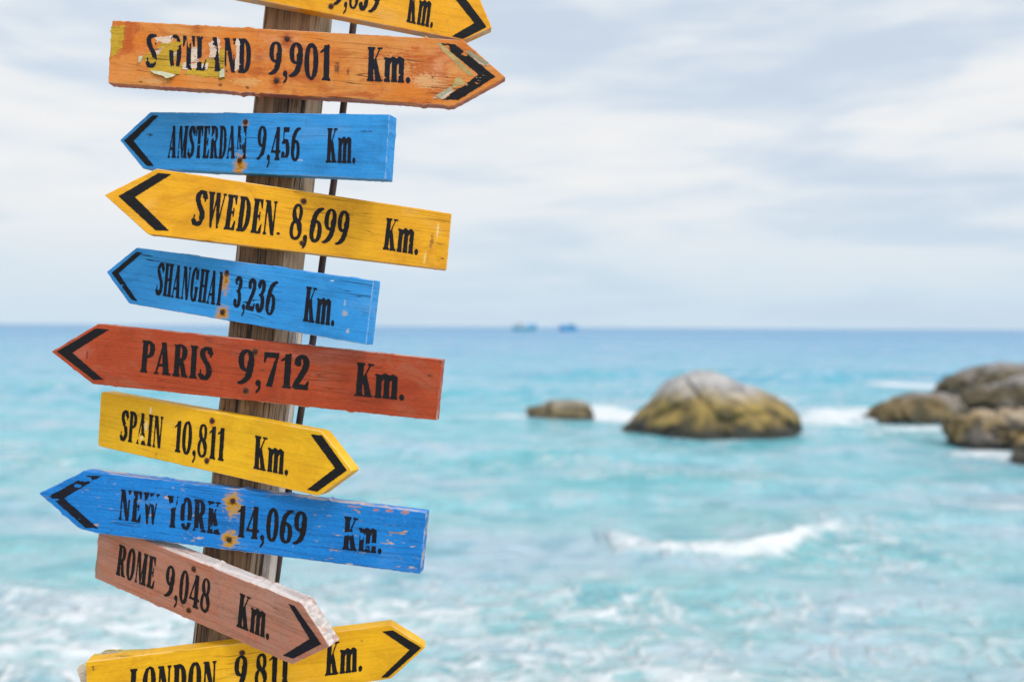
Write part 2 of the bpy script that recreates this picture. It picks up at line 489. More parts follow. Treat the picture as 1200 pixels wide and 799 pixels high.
def wave_height(x, y):
    r = np.hypot(x, y)
    h = np.zeros_like(x)
    for lx, ly, a, sd, rmax in ((14, 6, 0.26, 3, 260), (6.5, 2.6, 0.17, 5, 110), (2.6, 1.1, 0.085, 9, 45), (1.1, 0.5, 0.036, 13, 22)):
        q = vnoise(x / lx + 0.3 * y / ly, y / ly + 3.3, seed=sd) * 0.6 + vnoise(x / lx * 1.7 + 9, y / ly * 1.7, seed=sd + 1) * 0.4
        q = 1 - np.abs(2 * q - 1)                      # sharp crests
        h += a * (q - 0.55) * np.clip(1.4 - r / rmax, 0, 1)
    for k in range(len(BRK) - 1):
        (x0, y0, a0), (x1, y1, a1) = BRK[k], BRK[k + 1]
        t = np.clip((x - x0) / (x1 - x0), 0, 1)
        yc = y0 + (y1 - y0) * t
        s = y - yc
        inside = (x >= x0) & (x < x1)
        bump_ = np.where(s < 0, np.exp(-(s / 0.28) ** 2), np.exp(-(s / 0.8) ** 2))
        h += np.where(inside, 0.24 * np.minimum(a0 + (a1 - a0) * t, 0.9) * bump_, 0)
    # long swells rolling in
    for cy_, wd, a, ph, x0_, x1_ in ((17.2, 0.7, 0.20, 0.0, -9, 3.0), (19.5, 0.9, 0.22, 1.7, 1.5, 12), (23.5, 1.1, 0.24, 3.1, -12, 6), (11.6, 0.5, 0.12, 2.0, 1.0, 6.5), (46, 2.0, 0.4, 0.5, -25, 10), (62, 2.5, 0.5, 2.6, 0, 40)):
        yc = cy_ + 0.5 * wd * np.sin(x * 0.5 + ph) + 0.04 * x
        env = 1 / (1 + np.exp(-(x - x0_) * 1.2)) / (1 + np.exp((x - x1_) * 1.2))
        s = y - yc
        h += a * env * np.where(s < 0, np.exp(-(s / (0.55 * wd)) ** 2), np.exp(-(s / (1.6 * wd)) ** 2))
    # swell rising to the right of the breaker
    c = sea_point(1090, 612)
    h += 0.22 * np.exp(-((y - c.y) / 0.9) ** 2) * np.exp(-((x - c.x) / 2.6) ** 2)
    return h


def build_sea():
    rs = np.exp(np.linspace(math.log(3.5), math.log(22000), 760))
    th = np.concatenate([np.linspace(-180, -37, 60, endpoint=False), np.linspace(-37, 37, 640, endpoint=False), np.linspace(37, 180, 60, endpoint=False)])
    th = np.radians(th)
    R, TH = np.meshgrid(rs, th, indexing='ij')
    X, Y = R * np.sin(TH), R * np.cos(TH)
    Z = wave_height(X, Y)
    Z = np.where(Y < 5, np.minimum(Z, 0.0), Z)
    P = np.stack([X, Y, Z], -1)
    me = grid_mesh('sea', P, True, wrap=True)
    at = me.attributes.new('foam', 'FLOAT', 'POINT')
    F = foam_density(X, Y) * (Y > 4)
    # whitecaps sit on the crests
    F = np.maximum(F, np.clip((Z - 0.20) * 2.2, 0, 0.4) * (R < 60))
    at.data.foreach_set('value', F.reshape(-1).astype(np.float32))
    o = link('sea', me, sea_material())
    tag(o, 'turquoise sea paling to blue at the horizon', None, kind='structure')


build_sea()


def build_beach():
    ys = np.concatenate([np.linspace(-220, -6, 40), np.linspace(-5.5, 9.5, 90)])
    xs = np.concatenate([np.linspace(-220, -9, 40), np.linspace(-8.5, 8.5, 70), np.linspace(9, 220, 40)])
    Yg, Xg = np.meshgrid(ys, xs, indexing='ij')
    prof = np.interp(Yg, [-220, -40, -4, 2.3, 6.4, 9.5], [9.0, 4.0, 1.75, 1.55, -0.25, -1.4])
    prof += (fbm(Xg * 0.5, Yg * 0.5, seed=21) - 0.5) * 0.16 + (fbm(Xg * 3, Yg * 3, seed=22) - 0.5) * 0.03
    o = link('beach', grid_mesh('beach', np.stack([Xg, Yg, prof], -1)), sand_material())
    tag(o, 'sandy bank above the sea where the signpost stands', None, kind='structure')


build_beach()


# ------------------------------------------------------------------ rocks
def build_rock(label, group, top, base_py, depth, matl, seed, amp=0.22, waist=0.75, lift=1.02, widen=1.09):
    """top: outline of the rock's top in the photograph, which gives its width and heights; depth in metres"""
    mx = (min(p[0] for p in top) + max(p[0] for p in top)) / 2
    top = [(mx + (x - mx) * widen, base_py - (base_py - y) * lift) for x, y in top]
    xs = [p[0] for p in top]
    x0, x1 = min(xs), max(xs)
    front = sea_point((x0 + x1) / 2, base_py)
    dist = front.y + depth * 0.55
    sc = dist / FPX
    nu, nf = 110, 84
    u = np.linspace(-1, 1, nu)
    pxs = (x0 + x1) / 2 + u * (x1 - x0) / 2
    hor = CY - FPX * math.tan(PITCH) + (pxs - CX) * math.tan(ROLL)
    tops = np.interp(pxs, xs, [p[1] for p in top])
    H = np.maximum(CAM_H - (tops - hor) * sc, 0.0)
    H = np.convolve(np.pad(H, 3, 'edge'), np.ones(7) / 7, 'valid')
    half_w = (x1 - x0) / 2 * sc
    phi = np.linspace(0, math.pi, nf)
    U, PH = np.meshgrid(u, phi, indexing='ij')
    dep = depth * np.clip(1 - np.abs(U) ** 2.6, 0, 1) ** 0.55
    X = U * half_w
    Y = -np.cos(PH) * dep
    S = np.sin(PH) ** waist
    low = 0.7
    Z = -low + (H[:, None] + low) * S
    s = 1.1
    nx = fbm(X / s + seed, Y / s, Z / s, seed, 5, 0.55) - 0.5
    big = fbm(X / (half_w * 0.5) + seed, Y / 2.0, Z / 1.2, seed + 3, 2) - 0.5
    k = amp * 1.3 * nx + amp * 1.7 * big
    ridge = np.abs(fbm(X / 1.6, Y / 1.6 + seed, Z / 1.0, seed + 9, 4) - 0.5)
    k -= np.clip(0.07 - ridge, 0, 1) * 9 * amp
    k += (np.abs(fbm(X / 0.7, Y / 0.7, Z / 0.5 + seed, seed + 12, 3) - 0.5) - 0.12) * 1.1 * amp
    damp = np.clip(S, 0.1, 1)
    X = X + k * U * 1.4 * damp
    Y = Y - np.cos(PH) * k * 1.6
    Z = Z + k * S * 0.85
    me = grid_mesh('rock', np.stack([X, Y, Z], -1))
    o = link('sea_rock', me, matl)
    cx = sea_point((x0 + x1) / 2, base_py)
    o.location = (cx.x / cx.y * dist, dist, 0)
    tag(o, label, 'rock', group)
    return o


GREY, PALE = (0.46, 0.43, 0.41), (0.50, 0.465, 0.445)
OCH = (0.30, 0.21, 0.075)
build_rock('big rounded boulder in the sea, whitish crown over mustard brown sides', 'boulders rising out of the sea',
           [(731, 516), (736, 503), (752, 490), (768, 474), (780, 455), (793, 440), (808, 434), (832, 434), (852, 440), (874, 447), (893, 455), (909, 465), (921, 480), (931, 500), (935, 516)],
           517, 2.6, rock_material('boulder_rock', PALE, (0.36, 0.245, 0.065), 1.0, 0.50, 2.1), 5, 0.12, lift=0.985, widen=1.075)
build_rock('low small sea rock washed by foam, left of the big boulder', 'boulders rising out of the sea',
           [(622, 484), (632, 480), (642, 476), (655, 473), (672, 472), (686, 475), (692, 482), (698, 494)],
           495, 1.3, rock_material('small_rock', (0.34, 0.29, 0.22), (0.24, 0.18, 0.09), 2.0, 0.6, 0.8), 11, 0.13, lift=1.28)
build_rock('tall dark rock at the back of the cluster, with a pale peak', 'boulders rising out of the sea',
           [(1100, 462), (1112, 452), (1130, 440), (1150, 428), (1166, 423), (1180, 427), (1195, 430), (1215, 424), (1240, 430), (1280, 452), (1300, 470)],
           470, 2.6, rock_material('back_rock', (0.33, 0.29, 0.27), (0.15, 0.115, 0.065), 3.0, 0.52, 2.2), 17, 0.3)  # pale peak set by height: sunlit top put into the colour
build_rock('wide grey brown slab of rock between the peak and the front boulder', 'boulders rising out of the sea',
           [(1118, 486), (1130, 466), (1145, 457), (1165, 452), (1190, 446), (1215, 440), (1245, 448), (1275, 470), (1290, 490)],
           489, 1.9, rock_material('slab_rock', (0.38, 0.33, 0.30), (0.13, 0.095, 0.05), 4.0, 0.52, 1.9), 23, 0.3)  # paler top likewise carries sunlight in its colour
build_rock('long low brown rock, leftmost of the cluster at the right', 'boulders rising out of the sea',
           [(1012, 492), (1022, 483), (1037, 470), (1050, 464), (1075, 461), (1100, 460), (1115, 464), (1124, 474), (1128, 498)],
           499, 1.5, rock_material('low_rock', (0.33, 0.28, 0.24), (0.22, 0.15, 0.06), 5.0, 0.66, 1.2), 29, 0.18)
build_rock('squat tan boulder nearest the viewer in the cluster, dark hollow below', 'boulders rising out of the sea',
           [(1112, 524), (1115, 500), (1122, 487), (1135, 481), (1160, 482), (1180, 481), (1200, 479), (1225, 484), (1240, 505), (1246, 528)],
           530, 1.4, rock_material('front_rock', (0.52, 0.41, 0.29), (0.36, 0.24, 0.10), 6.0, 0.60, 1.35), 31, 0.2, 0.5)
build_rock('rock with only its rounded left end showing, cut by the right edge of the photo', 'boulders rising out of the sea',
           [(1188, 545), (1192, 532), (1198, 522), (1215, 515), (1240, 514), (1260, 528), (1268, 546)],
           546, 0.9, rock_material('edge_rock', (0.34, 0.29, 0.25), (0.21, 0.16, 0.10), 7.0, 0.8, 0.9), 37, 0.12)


# ------------------------------------------------------------------ boats on the horizon
def box_bm(bm, x0, x1, y0, y1, z0, z1, taper=0.0):
    v = [bm.verts.new((x, y, z)) for z, t in ((z0, 0), (z1, taper)) for x, y in ((x0 + t, y0 + t), (x1 - t, y0 + t), (x1 - t, y1 - t), (x0 + t, y1 - t))]
    for f in ((3, 2, 1, 0), (4, 5, 6, 7), (0, 1, 5, 4), (1, 2, 6, 5), (2, 3, 7, 6), (3, 0, 4, 7)):
        bm.faces.new([v[i] for i in f])


def bm_obj(name, bm, mat, parent=None):
    me = bpy.data.meshes.new(name)
    bm.to_mesh(me)
    bm.free()
    return link(name, me, mat, parent)


def build_boat(label, px0, px1, hull_col, cabin_col, canopy_col, flip, cab, can):
    dist = 820.0
    L = (px1 - px0) / FPX * dist
    mid = (px0 + px1) / 2
    root = empty('fishing_boat', Matrix.Translation(((mid - CX) / FPX * dist, dist, 0)))
    if flip:
        root.rotation_euler.z = math.pi
    tag(root, label, 'boat', 'fishing boats on the horizon')
    n, k = 18, 9
    P = np.zeros((n, k, 3))
    for i in range(n):
        t = i / (n - 1)
        wid = 2.4 * (1 - abs(2 * t - 0.9) ** 3.2 * 0.75) * (1 if t < 0.97 else 0.35)
        sheer = 2.6 + 2.0 * abs(2 * t - 0.85) ** 2.2
        for j in range(k):
            a = (j / (k - 1) * 2 - 1)
            P[i, j] = ((t - 0.5) * L + (1 - abs(a)) * (-0.06 * L * (t - 0.5)), math.copysign(abs(a) ** 0.45, a) * wid, -0.8 + (sheer + 0.8) * abs(a) ** 1.6)
    hull = link('hull', grid_mesh('hull', P), simple_material('hull_paint', hull_col, 0.5))
    hull.parent = root
    bm = bmesh.new(); box_bm(bm, -0.46 * L, 0.45 * L, -1.9, 1.9, 2.0, 2.25)
    bm_obj('deck', bm, simple_material('deck_wood', (0.3, 0.22, 0.13), 0.8), root)
    bm = bmesh.new(); box_bm(bm, cab[0] * L, cab[1] * L, -1.7, 1.7, 2.25, cab[2], 0.15); box_bm(bm, cab[0] * L - 0.4, cab[1] * L + 0.4, -2.0, 2.0, cab[2], cab[2] + 0.25)
    cabin = bm_obj('cabin', bm, simple_material('cabin_paint', cabin_col, 0.5), root)
    for s in (-1, 1):
        bm = bmesh.new()
        box_bm(bm, cab[0] * L + 0.5, cab[1] * L - 0.5, s * 1.72 - 0.03, s * 1.72 + 0.03, cab[2] - 1.5, cab[2] - 0.6)
        bm_obj('window', bm, simple_material('boat_glass', (0.03, 0.05, 0.07), 0.15), cabin)
    bm = bmesh.new(); box_bm(bm, can[0] * L, can[1] * L, -2.0, 2.0, can[2] - 1.1, can[2], 0.45)
    for cx_ in (can[0] * L + 0.4, can[1] * L - 0.4):
        for s in (-1.6, 1.6):
            box_bm(bm, cx_ - 0.08, cx_ + 0.08, s - 0.08, s + 0.08, 2.25, can[2] - 1.1)
    bm_obj('canopy', bm, simple_material('canopy_cloth', canopy_col, 0.7), root)
    bm = bmesh.new(); box_bm(bm, cab[0] * L + 0.2, cab[0] * L + 0.38, -0.1, 0.1, cab[2], cab[2] + 3.4)
    bm_obj('mast', bm, simple_material('mast_paint', (0.5, 0.5, 0.48), 0.5), root)


build_boat('blue and teal fishing boat with a white wheelhouse, left of two on the horizon', 600, 629, (0.03, 0.42, 0.56), (0.82, 0.80, 0.80), (0.03, 0.36, 0.80), False, (-0.33, -0.04, 5.6), (0.03, 0.42, 5.4))  # blues of both boats lifted to paint in the distance haze
build_boat('plain blue fishing boat, right of two on the horizon', 655, 677, (0.02, 0.38, 0.76), (0.05, 0.46, 0.72), (0.03, 0.36, 0.76), True, (-0.3, 0.05, 5.0), (0.08, 0.42, 4.8))

# ------------------------------------------------------------------ post and cable
D0 = 1.38                                             # distance of the post's front face along the view
POST_YAW = math.radians(9)


def post_px(y):
    return 296.5 - 0.1131 * (y - 390)


def cam_frame(origin, xa, za):
    """world matrix with local x, z along camera-frame vectors xa, za (y = into the picture)"""
    def w(v): return (rt * v[0] + upv * v[1] + fwd * v[2]).normalized()
    X, Zz = w(xa), w(za)
    Yv = Zz.cross(X).normalized()
    X = Yv.cross(Zz).normalized()
    M = Matrix.Identity(4)
    for i in range(3):
        M[i][0], M[i][1], M[i][2], M[i][3] = X[i], Yv[i], Zz[i], origin[i]
    return M


def cam_at(px, py, Z):
    a, b, _ = ray(px, py)
    return (a * Z, b * Z, Z)


def build_post():
    a, b = cam_at(post_px(-150), -150, D0), cam_at(post_px(1790), 1790, D0)
    ax = [a[i] - b[i] for i in range(3)]
    L = math.sqrt(sum(x * x for x in ax))
    xa = (math.cos(POST_YAW), 0, -math.sin(POST_YAW))
    M = cam_frame(c2w(*b), xa, ax)
    root = empty('signpost', M)
    tag(root, 'weathered squared timber post leaning right, carrying all the arrow boards', 'post')
    sec = [(-4.15, 1.05), (-3.75, 0.4), (-3.4, 0.0), (-1.6, -0.12), (0.2, -0.16), (1.9, -0.1), (3.2, 0.0), (3.65, 0.28), (4.0, 0.75), (4.18, 1.6), (4.22, 3.0), (4.18, 3.4), (4.1, 4.6), (3.95, 6.2), (3.3, 7.0), (0, 7.3), (-3.2, 7.0), (-4.1, 6.0), (-4.3, 3.5)]
    n, kk = 150, len(sec)
    P = np.zeros((n, kk, 3))
    zs = np.linspace(-0.25, L, n)
    for j, (x, y) in enumerate(sec):
        x, y = x / 100, y / 100
        jt = (fbm(zs * 9, np.full(n, j * 3.1), seed=51, octs=4) - 0.5) * 0.0042
        P[:, j, 0] = x + jt * (1 if x > 0 else -1)
        P[:, j, 1] = y + (fbm(zs * 7 + 4, np.full(n, j * 2.3), seed=52) - 0.5) * 0.003
        P[:, j, 2] = zs
    me = grid_mesh('shaft', P, False, wrap=True)
    me.validate()
    mats = [wood_material('shaded_front_wood', (0.225, 0.13, 0.068), (0.38, 0.24, 0.135), 0.3, amount=0.62),  # front kept darker: shade under the boards painted into the wood
            wood_material('sunlit_sapwood', (0.36, 0.255, 0.165), (0.52, 0.40, 0.285), 0.8, (0.15, 0.10, 0.065), 0.5)]  # paler sides: sun on the right face painted in; left bevel sapwood
    o = link('shaft', me, mats, root)
    mi = np.zeros((n - 1, kk), np.int32)
    for j in range(kk):
        mi[:, j] = 1 if (j < 2 or 6 <= j < 18) else 0
    me.polygons.foreach_set('material_index', mi.reshape(-1))
    # a narrow whitewashed batten along the rear right corner
    bs = [(4.22, 2.5), (5.25, 2.6), (5.3, 5.0), (4.22, 5.0)]
    top_z = L * 0.74
    m2 = 90
    Q = np.zeros((m2, 4, 3))
    z2 = np.linspace(-0.2, top_z, m2)
    for j, (x, y) in enumerate(bs):
        Q[:, j, 0] = x / 100 + (fbm(z2 * 20, np.full(m2, j * 5.0), seed=61) - 0.5) * 0.002
        Q[:, j, 1] = y / 100
        Q[:, j, 2] = z2
    bme = grid_mesh('batten', Q, False, wrap=True)
    link('batten', bme, wood_material('whitewashed_wood', (0.74, 0.69, 0.62), (0.82, 0.79, 0.74), 1.7, (0.25, 0.17, 0.11), 0.45), root)
    bm = bmesh.new(); bm.from_mesh(bme)
    bm.verts.ensure_lookup_table()
    bm.faces.new([bm.verts[(m2 - 1) * 4 + j] for j in range(4)])
    bm.to_mesh(bme); bm.free()
    bm = bmesh.new(); bm.from_mesh(me)
    bm.verts.ensure_lookup_table()
    bm.faces.new([bm.verts[(n - 1) * kk + j] for j in range(kk)])
    bm.to_mesh(me); bm.free()


build_post()


def tube_mesh(name, pts, rad, seg=10):
    pts = [Vector(p) for p in pts]
    P = np.zeros((len(pts), seg, 3))
    for i, p in enumerate(pts):
        t = (pts[min(i + 1, len(pts) - 1)] - pts[max(i - 1, 0)]).normalized()
        a = t.cross(Vector((0, 1, 0))).normalized()
        b = t.cross(a)
        for j in range(seg):
            q = p + (a * math.cos(j / seg * 2 * math.pi) + b * math.sin(j / seg * 2 * math.pi)) * rad
            P[i, j] = q
    return grid_mesh(name, P, True, wrap=True)


def build_cable():
    pts = [(436, -160), (424, -60), (414, 30), (402.5, 125), (391, 215), (377.5, 310), (366.5, 400), (352, 487), (338, 577), (327, 655), (318, 720), (303, 850), (280, 1050), (250, 1320), (215, 1640), (200, 1790)]
    ws = []
    for i in range(len(pts) - 1):
        for t in np.linspace(0, 1, 8, endpoint=False):
            x, y = pts[i][0] + (pts[i + 1][0] - pts[i][0]) * t, pts[i][1] + (pts[i + 1][1] - pts[i][1]) * t
            ws.append(c2w(*cam_at(x, y, D0 + 0.055)))
    o = link('cable', tube_mesh('cable', ws, 0.0050), simple_material('cable_rubber', (0.035, 0.024, 0.03), 0.55, 0, (0.075, 0.045, 0.04), 40, 0.3))
    tag(o, 'thin black cable running down along the right side of the timber post', 'cable')


build_cable()


# ------------------------------------------------------------------ lettering: condensed fat-face letters as fields
class G:
    """a letter as a field over (u, v); v = 0 baseline, 1 cap height"""
    def __init__(s, u, v):
        s.u, s.v, s.f = u, v, np.full(u.shape, -1.0)

    def poly(s, pts, cut=False):
        pts = np.array(pts, float)
        a = 0.5 * np.sum(pts[:, 0] * np.roll(pts[:, 1], -1) - np.roll(pts[:, 0], -1) * pts[:, 1])
        if a < 0:
            pts = pts[::-1]
        d = np.full(s.u.shape, 9.0)                     # convex polygons only
        for (x0, y0), (x1, y1) in zip(pts, np.roll(pts, -1, 0)):
            ex, ey = x1 - x0, y1 - y0
            L = math.hypot(ex, ey) or 1
            d = np.minimum(d, ((s.v - y0) * ex - (s.u - x0) * ey) / L)
        s.f = np.minimum(s.f, -d) if cut else np.maximum(s.f, d)

    def rect(s, x0, y0, x1, y1, cut=False):
        s.poly([(x0, y0), (x1, y0), (x1, y1), (x0, y1)], cut)

    def stem(s, x0, x1, y0=0.0, y1=1.0, serif=3, e=0.045, h=0.055):
        s.rect(x0, y0, x1, y1)
        if serif & 1:
            s.poly([(x0 - e, y0), (x1 + e, y0), (x1 + e, y0 + h * .6), (x1, y0 + h * 1.5), (x0, y0 + h * 1.5), (x0 - e, y0 + h * .6)])
        if serif & 2:
            s.poly([(x0 - e, y1), (x1 + e, y1), (x1 + e, y1 - h * .6), (x1, y1 - h * 1.5), (x0, y1 - h * 1.5), (x0 - e, y1 - h * .6)])

    def ell(s, cx, cy, rx, ry, cut=False, pw=2.2):
        q = (np.abs((s.u - cx) / rx) ** pw + np.abs((s.v - cy) / ry) ** pw) ** (1 / pw)
        d = (1 - q) * min(rx, ry)
        s.f = np.minimum(s.f, -d) if cut else np.maximum(s.f, d)

    def ring(s, cx, cy, rx, ry, ix, iy):
        d1 = (1 - (np.abs((s.u - cx) / rx) ** 2.3 + np.abs((s.v - cy) / ry) ** 2.3) ** (1 / 2.3)) * rx
        d2 = ((np.abs((s.u - cx) / ix) ** 2.3 + np.abs((s.v - cy) / iy) ** 2.3) ** (1 / 2.3) - 1) * ix
        s.f = np.maximum(s.f, np.minimum(d1, d2))

    def pen(s, pts, a=0.085, b=0.03):
        pts = [np.array(p, float) for p in pts]
        P = [2 * pts[0] - pts[1]] + pts + [2 * pts[-1] - pts[-2]]
        d = np.full(s.u.shape, -1.0)
        for i in range(1, len(P) - 2):
            for t in np.linspace(0, 1, 16):
                c = 0.5 * ((2 * P[i]) + (P[i + 1] - P[i - 1]) * t + (2 * P[i - 1] - 5 * P[i] + 4 * P[i + 1] - P[i + 2]) * t * t + (3 * P[i] - P[i - 1] - 3 * P[i + 1] + P[i + 2]) * t ** 3)
                q = np.sqrt(((s.u - c[0]) / a) ** 2 + ((s.v - c[1]) / b) ** 2)
                d = np.maximum(d, (1 - q) * b)
        s.f = np.maximum(s.f, d)

    def dot(s, x, y, r, ry=None):
        s.ell(x, y, r, ry or r, pw=2)


WID = {' ': 0.26, '_': 0.38, 'A': .56, 'B': .48, 'C': .46, 'D': .52, 'E': .44, 'G': .50, 'H': .56, 'I': .28, 'K': .54, 'L': .43, 'M': .66, 'N': .52, 'O': .50, 'P': .49, 'R': .53, 'S': .44,
       'T': .47, 'W': .70, 'Y': .54, 'm': .74, '.': .16, ',': .17, '0': .48, '1': .34, '2': .46, '3': .46, '4': .50, '5': .46, '6': .48, '7': .45, '8': .48, '9': .48, '-': .16}


def glyph(ch, u, v):
    g = G(u, v)
    w = WID[ch]
    S = .175
    if ch == 'A':
        g.poly([(.0, 0), (.06, 0), (.27, 1), (.22, 1)])
        g.poly([(.30, 0), (.50, 0), (.33, 1), (.17, 1)])
        g.rect(.10, .25, .38, .31)
        g.rect(-.04, 0, .13, .045); g.rect(.26, 0, .55, .045)
    elif ch == 'C':
        g.ring(.24, .5, .24, .515, .08, .45)
        g.rect(.34, .34, .6, .66, True)
        g.poly([(.36, .64), (.46, .64), (.46, 1), (.42, 1)])
        g.poly([(.40, .10), (.46, .34), (.38, .34)])
    elif ch == 'G':
        g.ring(.24, .5, .24, .515, .08, .45)
        g.rect(.33, .42, .6, .68, True)
        g.stem(.31, .45, .0, .44, 2)
        g.poly([(.38, .66), (.46, .66), (.46, 1), (.43, 1)])
    elif ch == 'D':
        g.ring(.20, .5, .30, .5, .13, .445)
        g.rect(-1, -.2, .13, 1.2, True)
        g.stem(.05, .05 + S, 0, 1)
    elif ch == 'E':
        g.stem(.05, .05 + S)
        g.rect(.05, 0, .40, .055); g.rect(.05, .945, .39, 1); g.rect(.1, .475, .32, .53)
        g.poly([(.41, 0), (.42, .27), (.385, .27), (.27, .0)])
        g.poly([(.40, 1), (.40, .74), (.365, .74), (.26, 1)])
        g.rect(.29, .38, .33, .63)
    elif ch == 'H':
        g.stem(.05, .05 + S); g.stem(.34, .34 + S); g.rect(.1, .475, .45, .53)
    elif ch == 'I':
        g.stem(.05, .05 + S)
    elif ch == 'K':
        g.stem(.05, .05 + S)
        g.poly([(.20, .40), (.20, .50), (.43, 1), (.47, 1)])
        g.poly([(.22, .52), (.33, .64), (.52, 0), (.33, 0)])
        g.rect(.35, .955, .54, 1); g.rect(.29, 0, .56, .045)
    elif ch == 'L':
        g.stem(.05, .05 + S)
        g.rect(.05, 0, .40, .055)
        g.poly([(.41, 0), (.42, .33), (.385, .33), (.26, .0)])
    elif ch == 'M':
        g.stem(.05, .10, 0, 1, 1)
        g.poly([(.04, 1), (.22, 1), (.36, .0), (.30, .0)])
        g.poly([(.30, 0), (.35, 0), (.50, 1), (.46, 1)])
        g.stem(.44, .44 + S)
    elif ch == 'N':
        g.stem(.05, .105, 0, 1, 1)
        g.poly([(.03, 1), (.21, 1), (.46, 0), (.33, 0)])
        g.stem(.40, .455, 0, 1, 2)
        g.rect(.0, .955, .2, 1)
    elif ch in 'O':
        g.ring(.245, .5, .245, .515, .075, .45)
    elif ch == '0':
        g.ring(.235, .5, .235, .515, .075, .45)
    elif ch in 'PR':
        g.ring(.22, .735, .26, .265, .09, .21)
        g.rect(-1, -.2, .13, 1.2, True)
        g.stem(.05, .05 + S)
        if ch == 'R':
            g.poly([(.22, .50), (.36, .50), (.50, .0), (.33, .0)])
            g.rect(.33, 0, .55, .05)
    elif ch == 'S':
        g.pen([(.385, .80), (.33, .93), (.22, .97), (.11, .86), (.11, .72), (.21, .55), (.32, .40), (.34, .22), (.25, .05), (.14, .03), (.055, .14)], .085, .034)
        g.poly([(.36, .70), (.41, .70), (.41, 1), (.38, 1)])
        g.poly([(.03, .30), (.075, .30), (.06, 0), (.03, 0)])
    elif ch == 'T':
        g.stem(.15, .15 + S, 0, 1, 1)
        g.rect(.0, .945, .475, 1)
        g.poly([(.0, 1), (.0, .68), (.035, .68), (.15, 1)])
        g.poly([(.475, 1), (.475, .68), (.44, .68), (.32, 1)])
    elif ch == 'W':
        g.poly([(.02, 1), (.20, 1), (.27, 0), (.20, 0)])
        g.poly([(.20, 0), (.245, 0), (.38, 1), (.34, 1)])
        g.poly([(.29, 1), (.46, 1), (.53, 0), (.46, 0)])
        g.poly([(.46, 0), (.51, 0), (.66, 1), (.62, 1)])
        g.rect(-.01, .955, .24, 1); g.rect(.57, .955, .71, 1)
    elif ch == 'Y':
        g.poly([(.02, 1), (.21, 1), (.34, .42), (.21, .42)])
        g.poly([(.27, .45), (.32, .42), (.50, 1), (.455, 1)])
        g.stem(.19, .19 + S, 0, .48, 1)
        g.rect(-.01, .955, .25, 1); g.rect(.40, .955, .55, 1)
    elif ch == 'm':
        for x in (.04, .29, .54):
            g.stem(x, x + .17, 0, .70, 1, .025)
        g.rect(.0, .66, .1, .72)
        for x in (.20, .45):
            g.pen([(x, .56), (x + .07, .69), (x + .15, .70), (x + .20, .60)], .045, .045)
        g.ell(.375, .60, .085, .125); g.ell(.625, .60, .085, .125)
    elif ch == '.':
        g.dot(.075, .075, .075, .085)
    elif ch == ',':
        g.dot(.085, .07, .08, .085)
        g.pen([(.13, .06), (.13, -.08), (.05, -.2)], .03, .035)
    elif ch == '-':
        g.rect(.02, .05, .14, .10)
    elif ch == '1':
        g.stem(.12, .12 + S, 0, .98, 1, .05)
        g.poly([(.0, .80), (.0, .76), (.16, .84), (.29, 1), (.24, 1)])
    elif ch == '2':
        g.pen([(.10, .74), (.10, .86), (.22, .965), (.33, .86), (.335, .70), (.25, .46), (.12, .22), (.06, .06)], .082, .036)
        g.dot(.11, .74, .085, .08)
        g.rect(.02, .0, .42, .14)
        g.poly([(.43, 0), (.45, .26), (.42, .26), (.34, .12)])
    elif ch == '3':
        g.pen([(.09, .80), (.13, .93), (.23, .965), (.31, .87), (.31, .70), (.24, .55), (.18, .53)], .08, .034)
        g.pen([(.18, .53), (.28, .49), (.33, .34), (.32, .15), (.22, .035), (.12, .07), (.08, .2)], .08, .034)
        g.dot(.10, .80, .08, .07); g.dot(.09, .2, .08, .07)
    elif ch == '4':
        g.stem(.25, .25 + S, 0, 1, 1)
        g.poly([(.28, 1), (.33, 1), (.06, .25), (.0, .25)])
        g.rect(.0, .22, .50, .285)
    elif ch == '5':
        g.rect(.08, .86, .39, 1)
        g.rect(.08, .5, .115, .96)
        g.pen([(.10, .53), (.18, .60), (.27, .58), (.33, .40), (.32, .18), (.22, .035), (.12, .06), (.07, .17)], .082, .034)
        g.dot(.085, .19, .08, .07)
    elif ch in '69':
        if ch == '9':
            g.u, g.v = .47 - g.u, 1 - g.v
        g.ring(.235, .30, .235, .315, .075, .255)
        g.pen([(.10, .32), (.105, .52), (.17, .78), (.30, .93), (.40, .975)], .085, .032)
    elif ch == '7':
        g.rect(.02, .85, .43, .99)
        g.poly([(.0, .99), (.0, .68), (.03, .68), (.09, .9)])
        g.poly([(.36, .9), (.43, .95), (.28, 0), (.10, 0)])
    elif ch == '8':
        g.ring(.235, .745, .19, .265, .075, .21)
        g.ring(.235, .27, .225, .285, .105, .225)
        g.pen([(.11, .80), (.17, .62), (.30, .44), (.36, .28)], .055, .05)
    return g.f


def homography(src, dst):
    A, b = [], []
    for (x, y), (X, Y) in zip(src, dst):
        A += [[x, y, 1, 0, 0, 0, -X * x, -X * y], [0, 0, 0, x, y, 1, -Y * x, -Y * y]]
        b += [X, Y]
    h = np.linalg.solve(np.array(A, float), np.array(b, float))
    return np.append(h, 1).reshape(3, 3)


